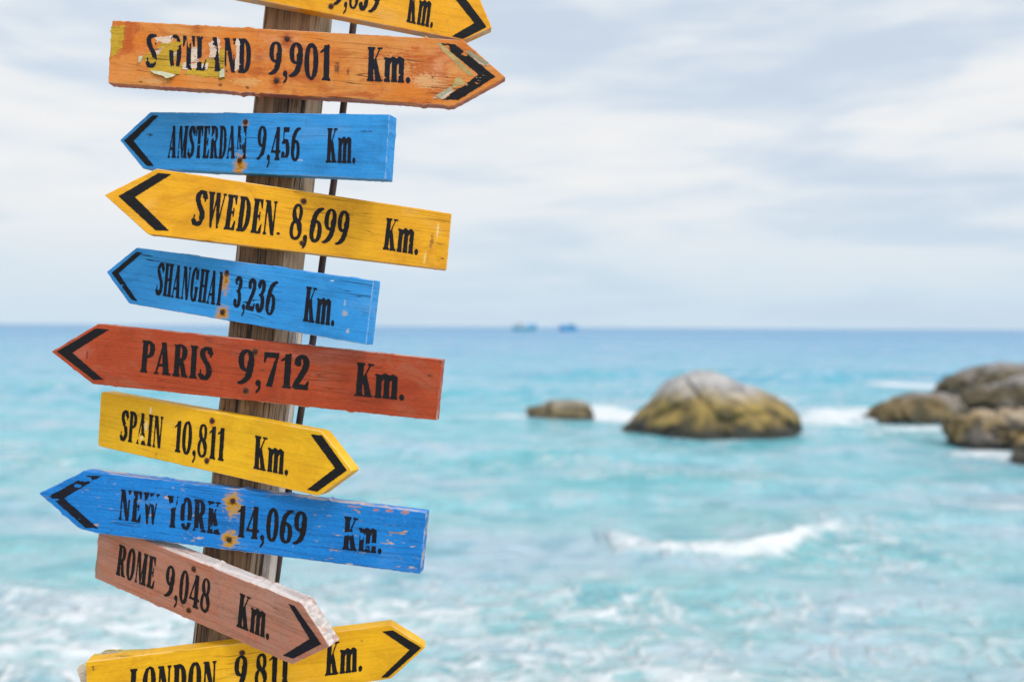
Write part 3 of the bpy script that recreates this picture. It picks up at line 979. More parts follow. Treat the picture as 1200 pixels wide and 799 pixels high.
def contour_cells(F):
    """marching squares with merged runs: polygons in grid coordinates (col, row) where F > 0"""
    ny, nx = F.shape
    inside = F > 0
    full = inside[:-1, :-1] & inside[1:, :-1] & inside[:-1, 1:] & inside[1:, 1:]
    none = ~(inside[:-1, :-1] | inside[1:, :-1] | inside[:-1, 1:] | inside[1:, 1:])
    polys = []
    for j in range(ny - 1):
        row = full[j]
        i = 0
        while i < nx - 1:
            if row[i]:
                k = i
                while k < nx - 1 and row[k]:
                    k += 1
                polys.append([(i, j), (k, j), (k, j + 1), (i, j + 1)])
                i = k
            else:
                i += 1
    js, is_ = np.where(~full & ~none)
    for j, i in zip(js, is_):
        c = [(i, j), (i + 1, j), (i + 1, j + 1), (i, j + 1)]
        f = [F[j, i], F[j, i + 1], F[j + 1, i + 1], F[j + 1, i]]
        poly = []
        for k in range(4):
            a, b = f[k], f[(k + 1) % 4]
            if a > 0:
                poly.append(c[k])
            if (a > 0) != (b > 0):
                t = a / (a - b)
                poly.append((c[k][0] + (c[(k + 1) % 4][0] - c[k][0]) * t, c[k][1] + (c[(k + 1) % 4][1] - c[k][1]) * t))
        if len(poly) >= 3:
            polys.append(poly)
    return polys


class Sign:
    def __init__(s, label, outline, mat_args, yaw=0.0, pitch=0.0, extra=0.0, thick=0.022, at=None, corner=0.0, name='direction_sign',
                 cat='sign', group='arrow boards nailed to the timber post', behind=None, jitter=0.35, seed=1):
        s.seed = seed
        xs, ys = [p[0] for p in outline], [p[1] for p in outline]
        cy = at if at is not None else (min(ys) + max(ys)) / 2
        cx = post_px(cy)
        yaw, pitch = math.radians(yaw), math.radians(pitch)
        clear = abs(math.sin(yaw - POST_YAW)) * 0.034 + 0.004
        Z0 = D0 - thick - clear - extra if behind is None else behind
        xr = np.array((math.cos(yaw), 0, -math.sin(yaw)))
        uz = np.array((math.sin(yaw) * math.sin(-pitch), math.cos(pitch), math.cos(yaw) * math.sin(-pitch)))
        nrm = np.cross(xr, uz)
        s.O = np.array(cam_at(cx, cy, Z0))
        s.n = nrm / np.linalg.norm(nrm)
        # the plank's own axis: from the middle of its left to the middle of its right end
        lx = sorted(outline)
        a = s.plane(*np.mean([p for p in outline if p[0] < min(xs) + 0.3 * (max(xs) - min(xs))], 0))
        b = s.plane(*np.mean([p for p in outline if p[0] > max(xs) - 0.3 * (max(xs) - min(xs))], 0))
        ax = b - a
        s.ax = ax / np.linalg.norm(ax)
        s.az = np.cross(s.n, s.ax)
        if s.az[1] < 0:
            s.az = -s.az
        M = cam_frame(c2w(*s.O), s.ax, s.az)
        s.root = empty(name, M)
        tag(s.root, label, cat, group)
        s.back = abs(thick)
        if mat_args.get('nails_px'):
            mat_args = dict(mat_args)
            mat_args['nails'] = [(*s.loc(px, py), r, drip, br) for px, py, r, drip, br in mat_args.pop('nails_px')]
        if mat_args.get('scuffs_px'):
            mat_args = dict(mat_args)
            mat_args['scuffs'] = [(*s.loc(px, py), rx, rz, c) for px, py, rx, rz, c in mat_args.pop('scuffs_px')]
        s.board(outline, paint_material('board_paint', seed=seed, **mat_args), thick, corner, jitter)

    def plane(s, px, py):
        r = np.array(ray(px, py))
        return r * (s.O @ s.n) / (r @ s.n)

    def loc(s, px, py):
        d = s.plane(px, py) - s.O
        return float(d @ s.ax), float(d @ s.az)

    def board(s, outline, mat, thick, corner, jitter):
        pts = [np.array(s.loc(*p)) for p in outline]
        ring = []
        n = len(pts)
        for i in range(n):
            p, q, r = pts[i - 1], pts[i], pts[(i + 1) % n]
            d0, d1 = (p - q) / np.linalg.norm(p - q), (r - q) / np.linalg.norm(r - q)
            c = corner if corner else 0.0009
            for t in ((0.0, 0.5, 1.0) if corner else (0.0, 1.0)):
                a_, b_ = q + d0 * c, q + d1 * c
                ring.append((1 - t) ** 2 * a_ + 2 * t * (1 - t) * q + t * t * b_)
        fine = []
        for i in range(len(ring)):
            a_, b_ = ring[i], ring[(i + 1) % len(ring)]
            L = np.linalg.norm(b_ - a_)
            k = max(1, int(L / 0.0035))
            nn = np.array((b_[1] - a_[1], a_[0] - b_[0])) / (L or 1)
            for t in range(k):
                w_ = a_ + (b_ - a_) * t / k
                j = 0.0
                if k > 3 and 0 < t < k:
                    j = (fbm(np.array([w_[0] * 260]), np.array([w_[1] * 260]), seed=s.seed * 5 + 1, octs=3)[0] - 0.5) * 0.0011 * jitter
                    big = fbm(np.array([w_[0] * 90 + 7]), np.array([w_[1] * 90]), seed=s.seed * 5 + 2, octs=3)[0]
                    j -= max(0, big - 0.66) * 0.008 * jitter            # small knocks in the edge
                fine.append(w_ + nn * j)
        bm = bmesh.new()
        vs = [bm.verts.new((p[0], 0, p[1])) for p in fine]
        f = bm.faces.new(vs)
        f.normal_update()
        if f.normal.y > 0:
            f.normal_flip()
        ext = bmesh.ops.extrude_face_region(bm, geom=[f], use_keep_orig=True)
        nv = [e for e in ext['geom'] if isinstance(e, bmesh.types.BMVert)]
        bmesh.ops.translate(bm, verts=nv, vec=(0, thick, 0))
        bmesh.ops.recalc_face_normals(bm, faces=bm.faces)
        edges = [e for e in bm.edges if abs(e.verts[0].co.y - e.verts[1].co.y) < 1e-6]
        bmesh.ops.bevel(bm, geom=edges, offset=0.0011, segments=2, affect='EDGES', profile=0.5)
        me = bpy.data.meshes.new('board')
        bm.to_mesh(me)
        bm.free()
        link('board', me, mat, s.root)

    def sheet(s, name, polys_px, lift, mat, label=None):
        vs, fs, ix = [], [], {}
        for poly in polys_px:
            f = []
            for (px, py) in poly:
                key = (round(px, 3), round(py, 3))
                if key not in ix:
                    x, z = s.loc(px, py)
                    ix[key] = len(vs)
                    vs.append((x, -lift, z))
                if not f or f[-1] != ix[key]:
                    f.append(ix[key])
            if len(f) >= 3 and f[0] != f[-1] and len(set(f)) == len(f):
                fs.append(f)
        if not fs:
            return None
        # face the viewer
        a, b, c = (np.array(vs[i]) for i in fs[0][:3])
        if np.cross(b - a, c - a)[1] > 0:
            fs = [f[::-1] for f in fs]
        o = link(name, pydata(name, vs, fs), mat, s.root)
        if label:
            o['label'] = label
        return o

    def wear(s, X, Y, F, wear, scars, edge=0.35):
        """flake the paint: F in photo pixels of distance to the edge"""
        F = F + (fbm(X * 0.45, Y * 0.45, seed=s.seed + 90, octs=3) - 0.5) * edge * 2
        if wear > 0:
            nz = fbm(X * 0.10, Y * 0.33, seed=s.seed + 70, octs=5, gain=0.62)
            F = np.minimum(F, (0.5 + (0.34 - 0.26 * wear) - nz) * 26)
        for (cx, cy, rx, ry) in scars:
            q = np.sqrt(((X - cx) / rx) ** 2 + ((Y - cy) / ry) ** 2) + (fbm(X * 0.35, Y * 0.35, seed=s.seed + 33, octs=4, gain=0.6) - 0.5) * 1.5
            F = np.minimum(F, (q - 1) * min(rx, ry))
        return F

    def text(s, name, txt, quad, mat, wear=0.0, scars=(), gap=0.06, res=30, wide=1.0, bold=0.005):
        total = sum(WID[c] * (wide if c not in ' .,' else 1) + gap for c in txt) - gap
        Hm = homography([(0, 1), (total, 1), (total, 0), (0, 0)], quad)
        pxh = math.dist(quad[0], quad[3])
        polys = []
        x0 = 0.0
        for c in txt:
            k = wide if c not in ' .,' else 1
            w = WID[c] * k
            if c not in ' _':
                cell = 1.0 / res
                nu, nv = int((w + 0.16) / cell * 1.6) + 2, int(1.36 / cell) + 2
                lu, lv = np.linspace(-0.08, w + 0.08, nu), np.linspace(-0.27, 1.06, nv)
                U, V = np.meshgrid(lu, lv)
                F = glyph(c, U / k, V) * pxh * 0.85 + bold * pxh
                q = np.stack([U + x0, V, np.ones_like(U)], -1) @ Hm.T
                X, Y = q[..., 0] / q[..., 2], q[..., 1] / q[..., 2]
                F = s.wear(X, Y, F, wear, scars)
                for poly in contour_cells(F):
                    o = []
                    for (ci, cj) in poly:
                        uu = lu[0] + (lu[-1] - lu[0]) * ci / (nu - 1) + x0
                        vv = lv[0] + (lv[-1] - lv[0]) * cj / (nv - 1)
                        h = Hm @ np.array((uu, vv, 1))
                        o.append((h[0] / h[2], h[1] / h[2]))
                    polys.append(o)
            x0 += w + gap
        return s.sheet(name, polys, 0.0005, mat)

    def area(s, name, convex_list, mat, lift=0.0005, wear=0.0, scars=(), edge=0.35, rough=0.0, step=0.45, label=None, clip=None):
        """a painted or bared patch: union of convex outlines given in photo pixels"""
        allp = np.concatenate([np.array(c, float) for c in convex_list])
        x0, y0 = allp.min(0) - 3
        x1, y1 = allp.max(0) + 3
        nx, ny = int((x1 - x0) / step) + 2, int((y1 - y0) / step) + 2
        lx, ly = np.linspace(x0, x1, nx), np.linspace(y0, y1, ny)
        X, Y = np.meshgrid(lx, ly)
        g = G(X, Y)
        g.f = np.full(X.shape, -9.0)
        for c in convex_list:
            g.poly(c)
        F = g.f
        if rough:
            F = F + (fbm(X * 0.16, Y * 0.16, seed=s.seed + 140, octs=4, gain=0.6) - 0.5) * rough + rough * 0.14
        F = s.wear(X, Y, F, wear, scars, edge)
        if clip is not None:
            g2 = G(X, Y); g2.poly(clip)
            F = np.minimum(F, g2.f)
        polys = [[(lx[0] + (lx[-1] - lx[0]) * i / (nx - 1), ly[0] + (ly[-1] - ly[0]) * j / (ny - 1)) for i, j in p] for p in contour_cells(F)]
        return s.sheet(name, polys, lift, mat, label)

    def chevron(s, outer, inner, mat, **kw):
        (a0, a1, a2), (b0, b1, b2) = outer, inner
        return s.area('arrow', [[a0, a1, b1, b0], [a1, a2, b2, b1]], mat, **kw)

    def nail(s, px, py, mat, r=0.0031):
        x, z = s.loc(px, py)
        bm = bmesh.new()
        bmesh.ops.create_uvsphere(bm, u_segments=14, v_segments=8, radius=r)
        for v in bm.verts:
            v.co.y = v.co.y * 0.38
            v.co.x *= 1 + 0.1 * math.sin(v.co.z * 900)
        o = bm_obj('nail', bm, mat, s.root)
        o.location = (x, -0.0004, z)
        for f in o.data.polygons:
            f.use_smooth = True


BLACK = letter_material('black_lettering', (0.008, 0.008, 0.010), 0.0)
NAVY = letter_material('navy_lettering', (0.007, 0.008, 0.016), 2.0)
GREYBLK = letter_material('arrow_black', (0.008, 0.008, 0.010), 4.0)
NAIL = simple_material('rusty_nail', (0.055, 0.02, 0.01), 0.8, 0.2, (0.02, 0.01, 0.008), 400, 0.3)
YEL, YEL2 = (0.76, 0.375, 0.010), (0.66, 0.295, 0.008)
BLU, BLU2 = (0.022, 0.255, 0.66), (0.036, 0.30, 0.71)

# topmost, cut by the frame
s = Sign('amber yellow arrow board at the top edge, reading 9,859 Km., pointing right',
         [(146, -98), (556, -16), (576.5, 32.5), (543, 47.5), (136, -32)],
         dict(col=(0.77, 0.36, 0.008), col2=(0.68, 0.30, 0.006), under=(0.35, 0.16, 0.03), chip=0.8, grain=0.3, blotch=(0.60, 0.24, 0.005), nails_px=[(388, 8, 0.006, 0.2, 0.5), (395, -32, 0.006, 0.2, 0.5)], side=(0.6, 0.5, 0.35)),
         yaw=-4, at=-8, seed=1)
s.text('distance', '9,859', [(396, -32), (450, -22), (443, 16.5), (391, 5.5)], BLACK)
s.text('unit_lettering', 'Km.', [(481, -13), (512, -6), (507, 33), (476, 26)], BLACK)
s.chevron([(536, -14), (570.5, 32), (536, 49.5)], [(521, -16), (556, 27.5), (524, 46)], GREYBLK, clip=[(500, -40), (600, -40), (600, 60), (543, 46.2), (500, 38)])
s.nail(388, 8, NAIL); s.nail(395, -32, NAIL)

# the peeling orange board
YPATCH = paint_material('bared_yellow_paint', (0.52, 0.33, 0.02), (0.42, 0.24, 0.015), (0.6, 0.5, 0.4), 3.3, chip=0.62, grain=0.6, cracks=1.0)
WPATCH = paint_material('bared_white_primer', (0.66, 0.56, 0.48), (0.60, 0.40, 0.28), (0.45, 0.2, 0.06), 4.3, chip=0.60, grain=0.5)
s = Sign('peeling orange board with flaked SCOTLAND lettering and bared yellow patches',
         [(131.4, 24), (542.6, 47), (592.8, 91), (532, 124.3), (126.4, 97.5)],
         dict(col=(0.60, 0.175, 0.018), col2=(0.60, 0.255, 0.065), under=(0.60, 0.40, 0.20), chip=0.69, grain=0.4, fade=0.5, blotch=(0.40, 0.075, 0.010), side=(0.48, 0.13, 0.08), side_wear_sun=0.8,
              nails_px=[(336.5, 46, 0.017, 0.3, 0.6), (324, 95, 0.015, 0.2, 0.6), (352, 74, 0.016, 0.2, 0.4), (304, 70, 0.012, 0.3, 0.35), (230, 34, 0.014, 0.0, 0.4)], rust=(0.36, 0.065, 0.008), cracks=0.9,
              scuffs_px=[(455, 78, 0.045, 0.022, (0.60, 0.29, 0.10)), (500, 95, 0.030, 0.016, (0.62, 0.33, 0.14)), (290, 96, 0.030, 0.008, (0.60, 0.30, 0.10)), (180, 95, 0.030, 0.008, (0.56, 0.28, 0.10)), (395, 80, 0.006, 0.012, (0.12, 0.05, 0.02)), (408, 85, 0.003, 0.008, (0.15, 0.06, 0.02)), (507, 91, 0.003, 0.003, (0.08, 0.03, 0.01)), (524, 91, 0.004, 0.002, (0.08, 0.03, 0.01)),
                         (165, 96, 0.004, 0.002, (0.10, 0.04, 0.01)), (258, 100, 0.004, 0.003, (0.14, 0.03, 0.02)), (290, 103, 0.004, 0.003, (0.10, 0.04, 0.02)), (487, 57, 0.008, 0.004, (0.45, 0.10, 0.02))]),
         yaw=-2, at=73, extra=0.004, seed=2, jitter=1.3)
s.area('paint_patch', [[(131, 31), (152, 32), (150, 48), (143, 55), (141, 74), (129.5, 77)]], YPATCH, 0.00022, rough=5, edge=0.8)
s.area('paint_patch', [[(168, 66), (180, 59), (200, 62), (205, 82), (176, 85)], [(176, 80), (213, 76), (210, 89), (186, 89)], [(190, 48), (213, 50), (205, 72), (180, 62)],
                       [(238, 72), (262, 68), (262, 91), (216, 88), (222, 80)], [(193, 84), (203, 86), (196, 95)], [(250, 58), (264, 60), (262, 84), (246, 84)]], YPATCH, 0.00022, rough=7, edge=0.9)
for q in ([(216, 74), (243, 76), (243, 82), (214, 81)], [(226, 56), (234, 56), (232, 72), (222, 74)], [(245, 52), (252, 46), (258, 47), (256, 68), (247, 66)], [(183, 45), (205, 43), (198, 50), (184, 50)],
          [(180, 58), (190, 57), (186, 64), (181, 64)], [(277, 46), (283, 47), (282, 80), (276, 82)]):
    s.area('primer_patch', [q], WPATCH, 0.00034, rough=5, edge=1.0)
OLIVE = paint_material('bared_olive_paint', (0.36, 0.26, 0.085), (0.46, 0.34, 0.14), (0.6, 0.5, 0.4), 5.3, chip=0.62, grain=0.6)
for q in ([(511, 51), (517, 51), (556, 89), (548, 88)], [(533, 93), (540, 90), (545, 99), (530, 103)]):
    s.area('paint_patch', [q], OLIVE, 0.00022, rough=3, edge=0.8)
for q in ([(508, 115), (528, 104), (532, 107), (520, 116)], [(556, 92), (570, 88), (566, 94), (548, 98)], [(548, 62), (570, 72), (572, 77), (560, 74)]):
    s.area('primer_patch', [q], WPATCH, 0.00034, rough=4, edge=1.0)
sc_cuts = [(201, 53, 11, 8), (222, 45, 3, 10), (209, 83, 14, 5), (227, 78, 3, 3), (236, 70, 6, 3), (250, 60, 3.6, 9), (246, 76, 5, 10), (262, 83, 4, 6), (183, 47, 5, 3), (276, 60, 2.5, 10), (180, 71, 3, 3)]
s.text('place_name', 'S_OTLAND', [(172, 40), (295, 46.5), (294, 86.5), (171.5, 79)], NAVY, 0.25, sc_cuts, wide=1.0, gap=0.07)
s.text('distance', '9,901', [(316.5, 49.5), (388, 53), (387, 95), (315, 87.5)], NAVY, 0.18)
s.text('unit_lettering', 'Km.', [(431, 55.5), (482, 58), (481, 97.5), (429.5, 95)], NAVY, 0.3)
s.chevron([(533, 52), (580.5, 90), (538, 117)], [(516, 51), (561, 88), (517, 117.5)], GREYBLK, wear=0.35, scars=[(523, 62, 5, 9), (538, 96, 10, 6), (545, 63, 5, 3), (520, 112, 6, 3)], edge=0.8)
FLAKE = simple_material('curled_flake', (0.36, 0.38, 0.24), 0.6, 0, (0.5, 0.47, 0.34), 300)
def flake(pts):
    vs = []
    for (px, py, out) in pts:
        x, z = s.loc(px, py)
        vs.append((x, -out, z))
    n_ = len(pts)
    back = [(x + 0.0002, y - 0.0004, z) for x, y, z in vs]
    fs = [list(range(n_)), list(range(2 * n_ - 1, n_ - 1, -1))] + [[i, (i + 1) % n_, n_ + (i + 1) % n_, n_ + i] for i in range(n_)]
    link('paint_flake', pydata('paint_flake', vs + back, fs), FLAKE, s.root)
flake([(176, 83, .0004), (190, 84, .0004), (206, 88, .0004), (203, 91.5, .004), (196, 93.5, .006), (192, 90, .003), (181, 87, .003)])
flake([(257, 84, .0004), (263, 80, .0004), (264, 91, .004), (258, 92, .003)])
flake([(165, 74, .0004), (168, 66, .0004), (163.5, 67, .003), (162.5, 74, .003)])
flake([(514, 115, .0004), (531, 105, .0004), (528, 102.5, .003), (510, 113, .003)])
flake([(545, 61, .0004), (570, 77, .0004), (573, 75, .003), (551, 61, .003)])
s.nail(336.5, 46, NAIL); s.nail(324, 95, NAIL)

# blue, Amsterdam
s = Sign('sky blue arrow board reading AMSTERDAM 9,456 Km., rust streak through its last M',
         [(140.3, 164.4), (176, 131.5), (456.5, 134), (451.5, 210.5), (167.3, 197.8)],
         dict(col=BLU, col2=BLU2, under=(0.36, 0.44, 0.55), chip=0.735, grain=0.42, cracks=1.0, side=(0.05, 0.26, 0.62), side_wear_sun=0.15,
              nails_px=[(287.7, 143, 0.0065, 0.4, 0.7), (281, 188, 0.0135, 0.9, 1.0)], scuffs_px=[(176, 158, 0.008, 0.003, (0.02, 0.04, 0.08)), (430, 154, 0.014, 0.0025, (0.02, 0.08, 0.2)), (352, 188, 0.006, 0.002, (0.4, 0.42, 0.5))]),
         yaw=17, at=171, thick=0.024, seed=3, jitter=0.7)
s.text('place_name', 'AMSTERDAM', [(200, 148), (290, 148), (288.5, 186), (197, 185)], NAVY, 0.30, [(285, 160, 2.5, 8), (281, 181, 5, 6)])
s.text('distance', '9,456', [(303, 148.5), (352.5, 150), (351, 188.5), (301, 187)], NAVY, 0.2, [(309, 184, 4, 2), (333, 187, 4, 2)])
s.text('unit_lettering', 'Km.', [(384, 150.5), (417.5, 151.5), (416.5, 191.5), (382, 190.5)], NAVY, 0.15)
s.chevron([(178.5, 135.6), (145.5, 165), (171.8, 194.3)], [(185.6, 135.8), (156.8, 165.4), (180.6, 194.8)], GREYBLK, wear=0.1)
s.nail(287.7, 143, NAIL); s.nail(281, 188, NAIL)

# yellow, Sweden
s = Sign('amber yellow arrow board reading SWEDEN 8,699 Km., scuffed at its right end',
         [(122.3, 228.6), (183.7, 197.8), (529.5, 250.2), (523.4, 316.2), (173, 274.2)],
         dict(col=YEL, col2=YEL2, under=(0.34, 0.16, 0.03), chip=0.78, grain=0.28, side=(0.72, 0.42, 0.06), side_wear_sun=0.2, blotch=(0.58, 0.255, 0.006),
              nails_px=[(356, 236, 0.0066, 0.3, 0.6), (354.4, 285, 0.0068, 0.3, 0.7)],
              scuffs_px=[(506, 283, 0.004, 0.016, (0.30, 0.13, 0.03)), (513, 270, 0.002, 0.016, (0.75, 0.6, 0.3)), (498, 302, 0.002, 0.014, (0.7, 0.5, 0.2)), (519, 303, 0.004, 0.0015, (0.05, 0.03, 0.01))]),
         yaw=-8, at=245, seed=4)
s.text('place_name', 'SWEDEN-', [(231, 222.5), (332, 237.5), (328, 277), (224.5, 263.5)], BLACK, 0.06)
s.text('distance', '8,699', [(343, 238.5), (411, 249), (406.5, 288), (338, 279.5)], BLACK, 0.05)
s.text('unit_lettering', 'Km.', [(453, 255.5), (492.5, 261.5), (489.8, 298.5), (448.5, 292)], BLACK, 0.12)
s.chevron([(185.5, 203), (139, 230), (182.4, 270)], [(201.2, 204.2), (158.2, 231), (198, 270.4)], GREYBLK, wear=0.05)
s.nail(356, 236, NAIL); s.nail(354.4, 285, NAIL)

# blue, Shanghai
s = Sign('sky blue arrow board reading SHANGHAI 3,236 Km., yellow rust drip below its nail',
         [(124.7, 318.6), (160, 290), (437.8, 328.5), (429, 403.8), (151, 355.6)],
         dict(col=BLU, col2=BLU2, under=(0.42, 0.46, 0.55), chip=0.73, grain=0.38, cracks=1.0, side=(0.06, 0.28, 0.62), side_wear_sun=0.25,
              nails_px=[(266, 321, 0.0085, 2.2, 1.0), (260.6, 366, 0.014, 0.0, 1.0)],
              scuffs_px=[(404, 367, 0.006, 0.006, (0.36, 0.36, 0.38)), (407, 388, 0.0035, 0.005, (0.40, 0.42, 0.48)), (404, 355, 0.002, 0.006, (0.3, 0.4, 0.55)), (389, 329, 0.004, 0.0015, (0.6, 0.65, 0.7))]),
         yaw=17, at=347, thick=0.022, seed=5, jitter=0.7)
s.text('place_name', 'SHANGHAI', [(185.8, 307.5), (263, 319.5), (258.5, 358), (182.3, 345)], NAVY, 0.22, [(264, 322, 3, 5)])
s.text('distance', '3,236', [(276.8, 323), (326, 330.5), (321, 369.5), (273, 359.5)], NAVY, 0.15)
s.text('unit_lettering', 'Km.', [(359.3, 335.5), (394.5, 342.5), (391.7, 382), (354.8, 376)], NAVY, 0.12)
s.chevron([(159.8, 295.4), (131, 319.7), (154.4, 351.3)], [(167, 296.2), (139.2, 320.2), (161.2, 353)], GREYBLK, wear=0.25)
s.nail(266, 319, NAIL); s.nail(260.6, 365.6, NAIL)

# red, Paris
s = Sign('brick red arrow board reading PARIS 9,712 Km.',
         [(59.8, 412), (115, 379.2), (518.6, 421), (511.5, 492.6), (108.5, 449.9)],
         dict(col=(0.39, 0.060, 0.017), col2=(0.31, 0.042, 0.013), under=(0.34, 0.16, 0.10), chip=0.79, grain=0.45, side=(0.52, 0.30, 0.24), side_wear_sun=0.55, blotch=(0.34, 0.085, 0.04),
              nails_px=[(299, 412, 0.008, 0.3, 0.6), (288, 457.7, 0.008, 0.3, 0.6)], rust=(0.16, 0.07, 0.025),
              scuffs_px=[(102, 417, 0.002, 0.010, (0.12, 0.03, 0.015)), (125, 405, 0.0025, 0.003, (0.12, 0.03, 0.015)), (503, 440, 0.004, 0.003, (0.10, 0.03, 0.02)), (308, 434, 0.004, 0.0015, (0.1, 0.03, 0.02)), (516, 424, 0.003, 0.003, (0.12, 0.05, 0.03))]),
         yaw=5, at=432, seed=6, jitter=0.8)
s.text('place_name', 'PARIS', [(167.2, 398.6), (249.4, 407.4), (247.6, 445.5), (163.8, 435.6)], BLACK, 0.08)
s.text('distance', '9,712', [(280.6, 409.5), (364.5, 416.6), (361.5, 457), (278.5, 449)], BLACK, 0.16)
s.text('unit_lettering', 'Km.', [(418.2, 424.6), (475.5, 431.5), (473.7, 468.8), (415, 463.4)], BLACK, 0.06)
s.chevron([(112.6, 384.8), (66.8, 411.8), (109.6, 444.8)], [(127.8, 386), (84.8, 413.2), (121.4, 444.8)], GREYBLK, wear=0.06)
s.nail(299, 412, NAIL); s.nail(288, 457.7, NAIL)

# yellow, Spain
s = Sign('bright yellow arrow board reading SPAIN 10,811 Km., pointing right with rounded corners',
         [(118.2, 458.2), (377, 505), (413.5, 552), (373.5, 581.2), (114.6, 522.6)],
         dict(col=(0.80, 0.455, 0.012), col2=(0.74, 0.39, 0.010), under=(0.55, 0.45, 0.30), chip=0.80, grain=0.28, side=(0.85, 0.52, 0.03), side_wear_sun=0.1, blotch=(0.66, 0.34, 0.008),
              nails_px=[(248.6, 493, 0.0060, 0.6, 0.8), (242.3, 540, 0.0055, 0.0, 0.7)], rust=(0.45, 0.08, 0.01),
              scuffs_px=[(176.5, 481, 0.002, 0.008, (0.75, 0.68, 0.5)), (171, 500, 0.003, 0.012, (0.72, 0.62, 0.4)), (166, 513, 0.005, 0.004, (0.7, 0.62, 0.4)), (130, 533, 0.003, 0.003, (0.25, 0.12, 0.02)), (183, 532, 0.001, 0.004, (0.2, 0.1, 0.02))]),
         yaw=18, at=520, thick=0.022, corner=0.005, seed=7, jitter=0.3)
s.text('place_name', 'SPAIN', [(143.3, 480), (192, 488.5), (189, 525.5), (140.7, 515.3)], BLACK, 0.12, [(171, 499, 2.2, 12), (165, 513, 5, 3.5)])
s.text('distance', '10,811', [(206, 491.8), (264.5, 501.5), (262, 540), (203.5, 528.5)], BLACK, 0.05)
s.text('unit_lettering', 'Km.', [(299.2, 509.8), (340, 519), (337.7, 556.8), (297, 548.6)], BLACK, 0.06)
s.chevron([(377.2, 509.8), (406.8, 550.7), (371.8, 575.8)], [(364, 508.8), (392.8, 548.2), (360, 573.4)], GREYBLK, wear=0.02)
s.nail(248.6, 493, NAIL); s.nail(242.3, 540, NAIL)

# blue, New York
s = Sign('chipped deep blue arrow board reading NEW YORK 14,069 Km., with rusty nails',
         [(45.4, 578), (98.5, 551.2), (499.8, 600.2), (492.6, 672.4), (113.5, 624.8), (92, 618.6)],
         dict(col=(0.005, 0.175, 0.56), col2=(0.008, 0.21, 0.62), under=(0.50, 0.36, 0.31), chip=0.625, grain=0.65, cracks=1.0, side=(0.52, 0.42, 0.38), side_wear_sun=0.6, chip_scale=(42, 60, 150),
              nails_px=[(273, 587, 0.0175, 0.5, 1.0), (268.6, 632, 0.016, 0.0, 1.0)], rust=(0.47, 0.25, 0.02),
              scuffs_px=[(441, 597, 0.006, 0.003, (0.48, 0.17, 0.10)), (455, 598, 0.008, 0.003, (0.48, 0.2, 0.12)), (475, 600, 0.008, 0.004, (0.48, 0.2, 0.12)), (415, 593, 0.016, 0.002, (0.45, 0.22, 0.16)),
                         (409, 661, 0.010, 0.003, (0.45, 0.4, 0.38)), (483, 665, 0.008, 0.003, (0.42, 0.36, 0.33)), (232, 630, 0.008, 0.003, (0.5, 0.38, 0.34)), (196, 582, 0.006, 0.004, (0.48, 0.36, 0.32))]),
         yaw=6, at=612, extra=0.0, seed=8, jitter=1.2)
NYS = [(154, 582, 4, 3), (165, 588, 5, 3), (180, 586, 7, 5), (173, 588, 4, 3), (203, 592, 6, 3), (212, 586, 4, 4), (215, 611, 10, 1.6), (249, 593, 5, 2.5), (252, 618, 5, 2), (232, 620, 4, 1.6)]
s.text('place_name', 'NEW YORK', [(142, 573), (259, 588.5), (257.5, 626), (139, 608)], NAVY, 0.22, NYS)
s.text('distance', '14,069', [(279.4, 591.5), (360.5, 600), (358.4, 638.4), (276.8, 628.4)], BLACK, 0.12)
s.text('unit_lettering', 'Km.', [(403.8, 604.6), (449, 612), (447.2, 648.5), (401, 643)], NAVY, 0.4, [(409, 625, 9, 2), (424, 628, 3, 4), (437, 638, 10, 1.8)])
s.chevron([(102.4, 556.8), (58.2, 580.8), (100.6, 618.2)], [(118.8, 557.4), (75, 583.4), (115.2, 618.8)], NAVY, wear=0.28, scars=[(101, 561, 9, 3), (91, 569, 5, 2), (66, 585, 4, 1.5)], edge=0.6)
s.nail(273, 586.6, NAIL); s.nail(268.6, 632, NAIL)

# faded red, Rome
s = Sign('faded pinkish brown arrow board reading ROME 9,048 Km., sloping steeply down',
         [(116.5, 611.5), (353.5, 706.5), (386.5, 757.3), (342.3, 778.2), (110.8, 677)],
         dict(col=(0.46, 0.19, 0.125), col2=(0.40, 0.205, 0.155), under=(0.36, 0.25, 0.20), chip=0.76, grain=0.5, fade=0.45, side=(0.66, 0.58, 0.54), side_wear_sun=1.0, blotch=(0.47, 0.155, 0.085),
              nails_px=[(227, 666.6, 0.007, 0.2, 0.7), (221, 714.7, 0.006, 0.2, 0.7)], rust=(0.36, 0.10, 0.02),
              scuffs_px=[(113, 664, 0.004, 0.02, (0.24, 0.22, 0.17)), (147, 690, 0.003, 0.002, (0.35, 0.1, 0.02)), (214, 710, 0.006, 0.003, (0.2, 0.1, 0.06))]),
         yaw=26, pitch=9, at=696, extra=0.017, thick=0.022, corner=0.0016, seed=9, jitter=0.9)
s.text('place_name', 'ROME', [(140, 637.2), (184, 653.5), (180.5, 690), (135.8, 672.2)], BLACK, 0.15)
s.text('distance', '9,048', [(196, 661.5), (248.2, 679.8), (245.2, 718.5), (192.8, 697.5)], BLACK, 0.15)
s.text('unit_lettering', 'Km.', [(281.2, 694.2), (317.5, 710.5), (315.6, 749), (277.2, 733)], BLACK, 0.10)
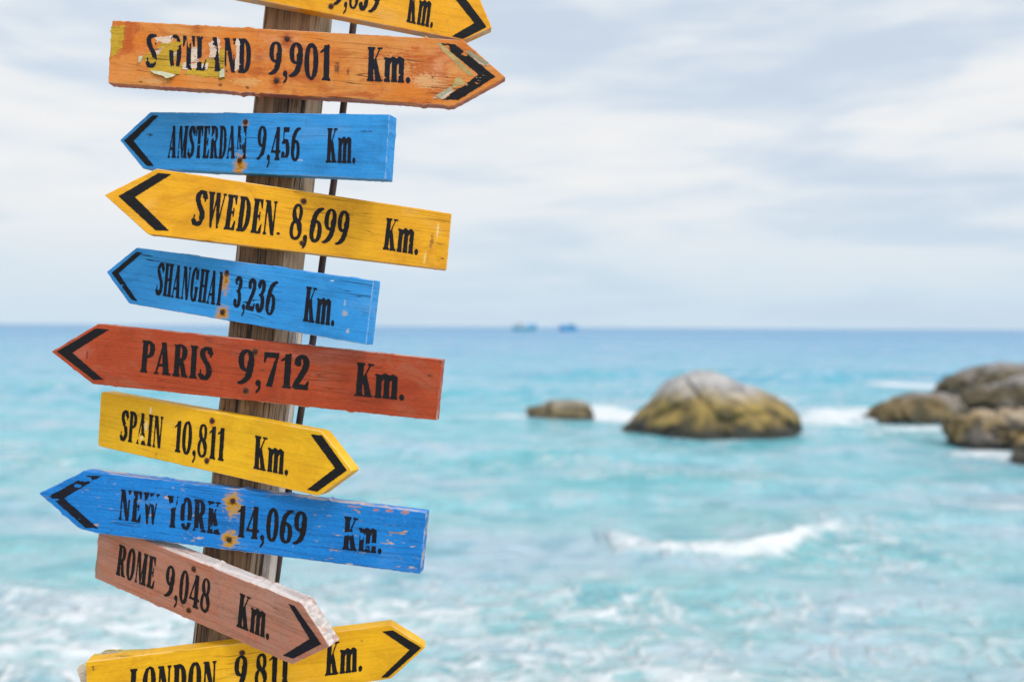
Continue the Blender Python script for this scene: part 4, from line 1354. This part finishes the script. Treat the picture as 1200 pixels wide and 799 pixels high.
s.chevron([(345.5, 709.4), (376.6, 754), (343.8, 771)], [(337.8, 706.6), (363, 748), (331.6, 767.4)], NAVY, wear=0.05)
s.nail(227, 666.6, NAIL); s.nail(221, 714.7, NAIL)

# yellow, London
s = Sign('yellow arrow board reading LONDON 9,811 Km., partly behind the pinkish brown board',
         [(100.5, 775), (458, 732), (499, 757.8), (458, 795), (102, 846)],
         dict(col=(0.78, 0.425, 0.010), col2=(0.70, 0.36, 0.008), under=(0.45, 0.25, 0.05), chip=0.80, grain=0.25, side=(0.85, 0.52, 0.04), side_wear_sun=0.1,
              nails_px=[(284, 764.5, 0.0065, 0.3, 0.6), (278, 812, 0.0065, 0.3, 0.6)], scuffs_px=[(109, 782, 0.003, 0.006, (0.25, 0.11, 0.02)), (424, 751, 0.002, 0.002, (0.3, 0.14, 0.02))], blotch=(0.60, 0.29, 0.008)),
         yaw=-4, pitch=4, at=775, thick=0.022, seed=10, jitter=0.5)
s.text('place_name', 'LONDON', [(152.6, 783.8), (254.5, 773.5), (253, 812), (151, 823)], BLACK, 0.05)
s.text('distance', '9,811', [(275.5, 769), (339, 762.3), (337.5, 800), (274, 807)], BLACK, 0.08)
s.text('unit_lettering', 'Km.', [(383, 753), (425, 747.5), (424.5, 785.5), (380.8, 791.2)], BLACK, 0.06)
s.chevron([(460, 737.8), (494, 758.4), (454.8, 793)], [(447.8, 739.4), (480, 761), (446.4, 793.4)], GREYBLK, wear=0.03)
s.nail(284, 764.5, NAIL); s.nail(278, 812, NAIL)

# scrap of an older board tucked behind
s = Sign('weathered whitish scrap of board, its corner poking out behind the lowest yellow board',
         [(89.5, 783), (121, 763.8), (170, 762.8), (168, 830), (103, 832)],
         dict(col=(0.52, 0.46, 0.36), col2=(0.60, 0.53, 0.46), under=(0.20, 0.13, 0.08), chip=0.60, grain=0.6, side=(0.50, 0.38, 0.06), side_wear_sun=0.9),
         yaw=-4, at=800, thick=0.012, behind=D0 - 0.001, name='board_scrap', cat='board', group=None, jitter=2.2, seed=11)
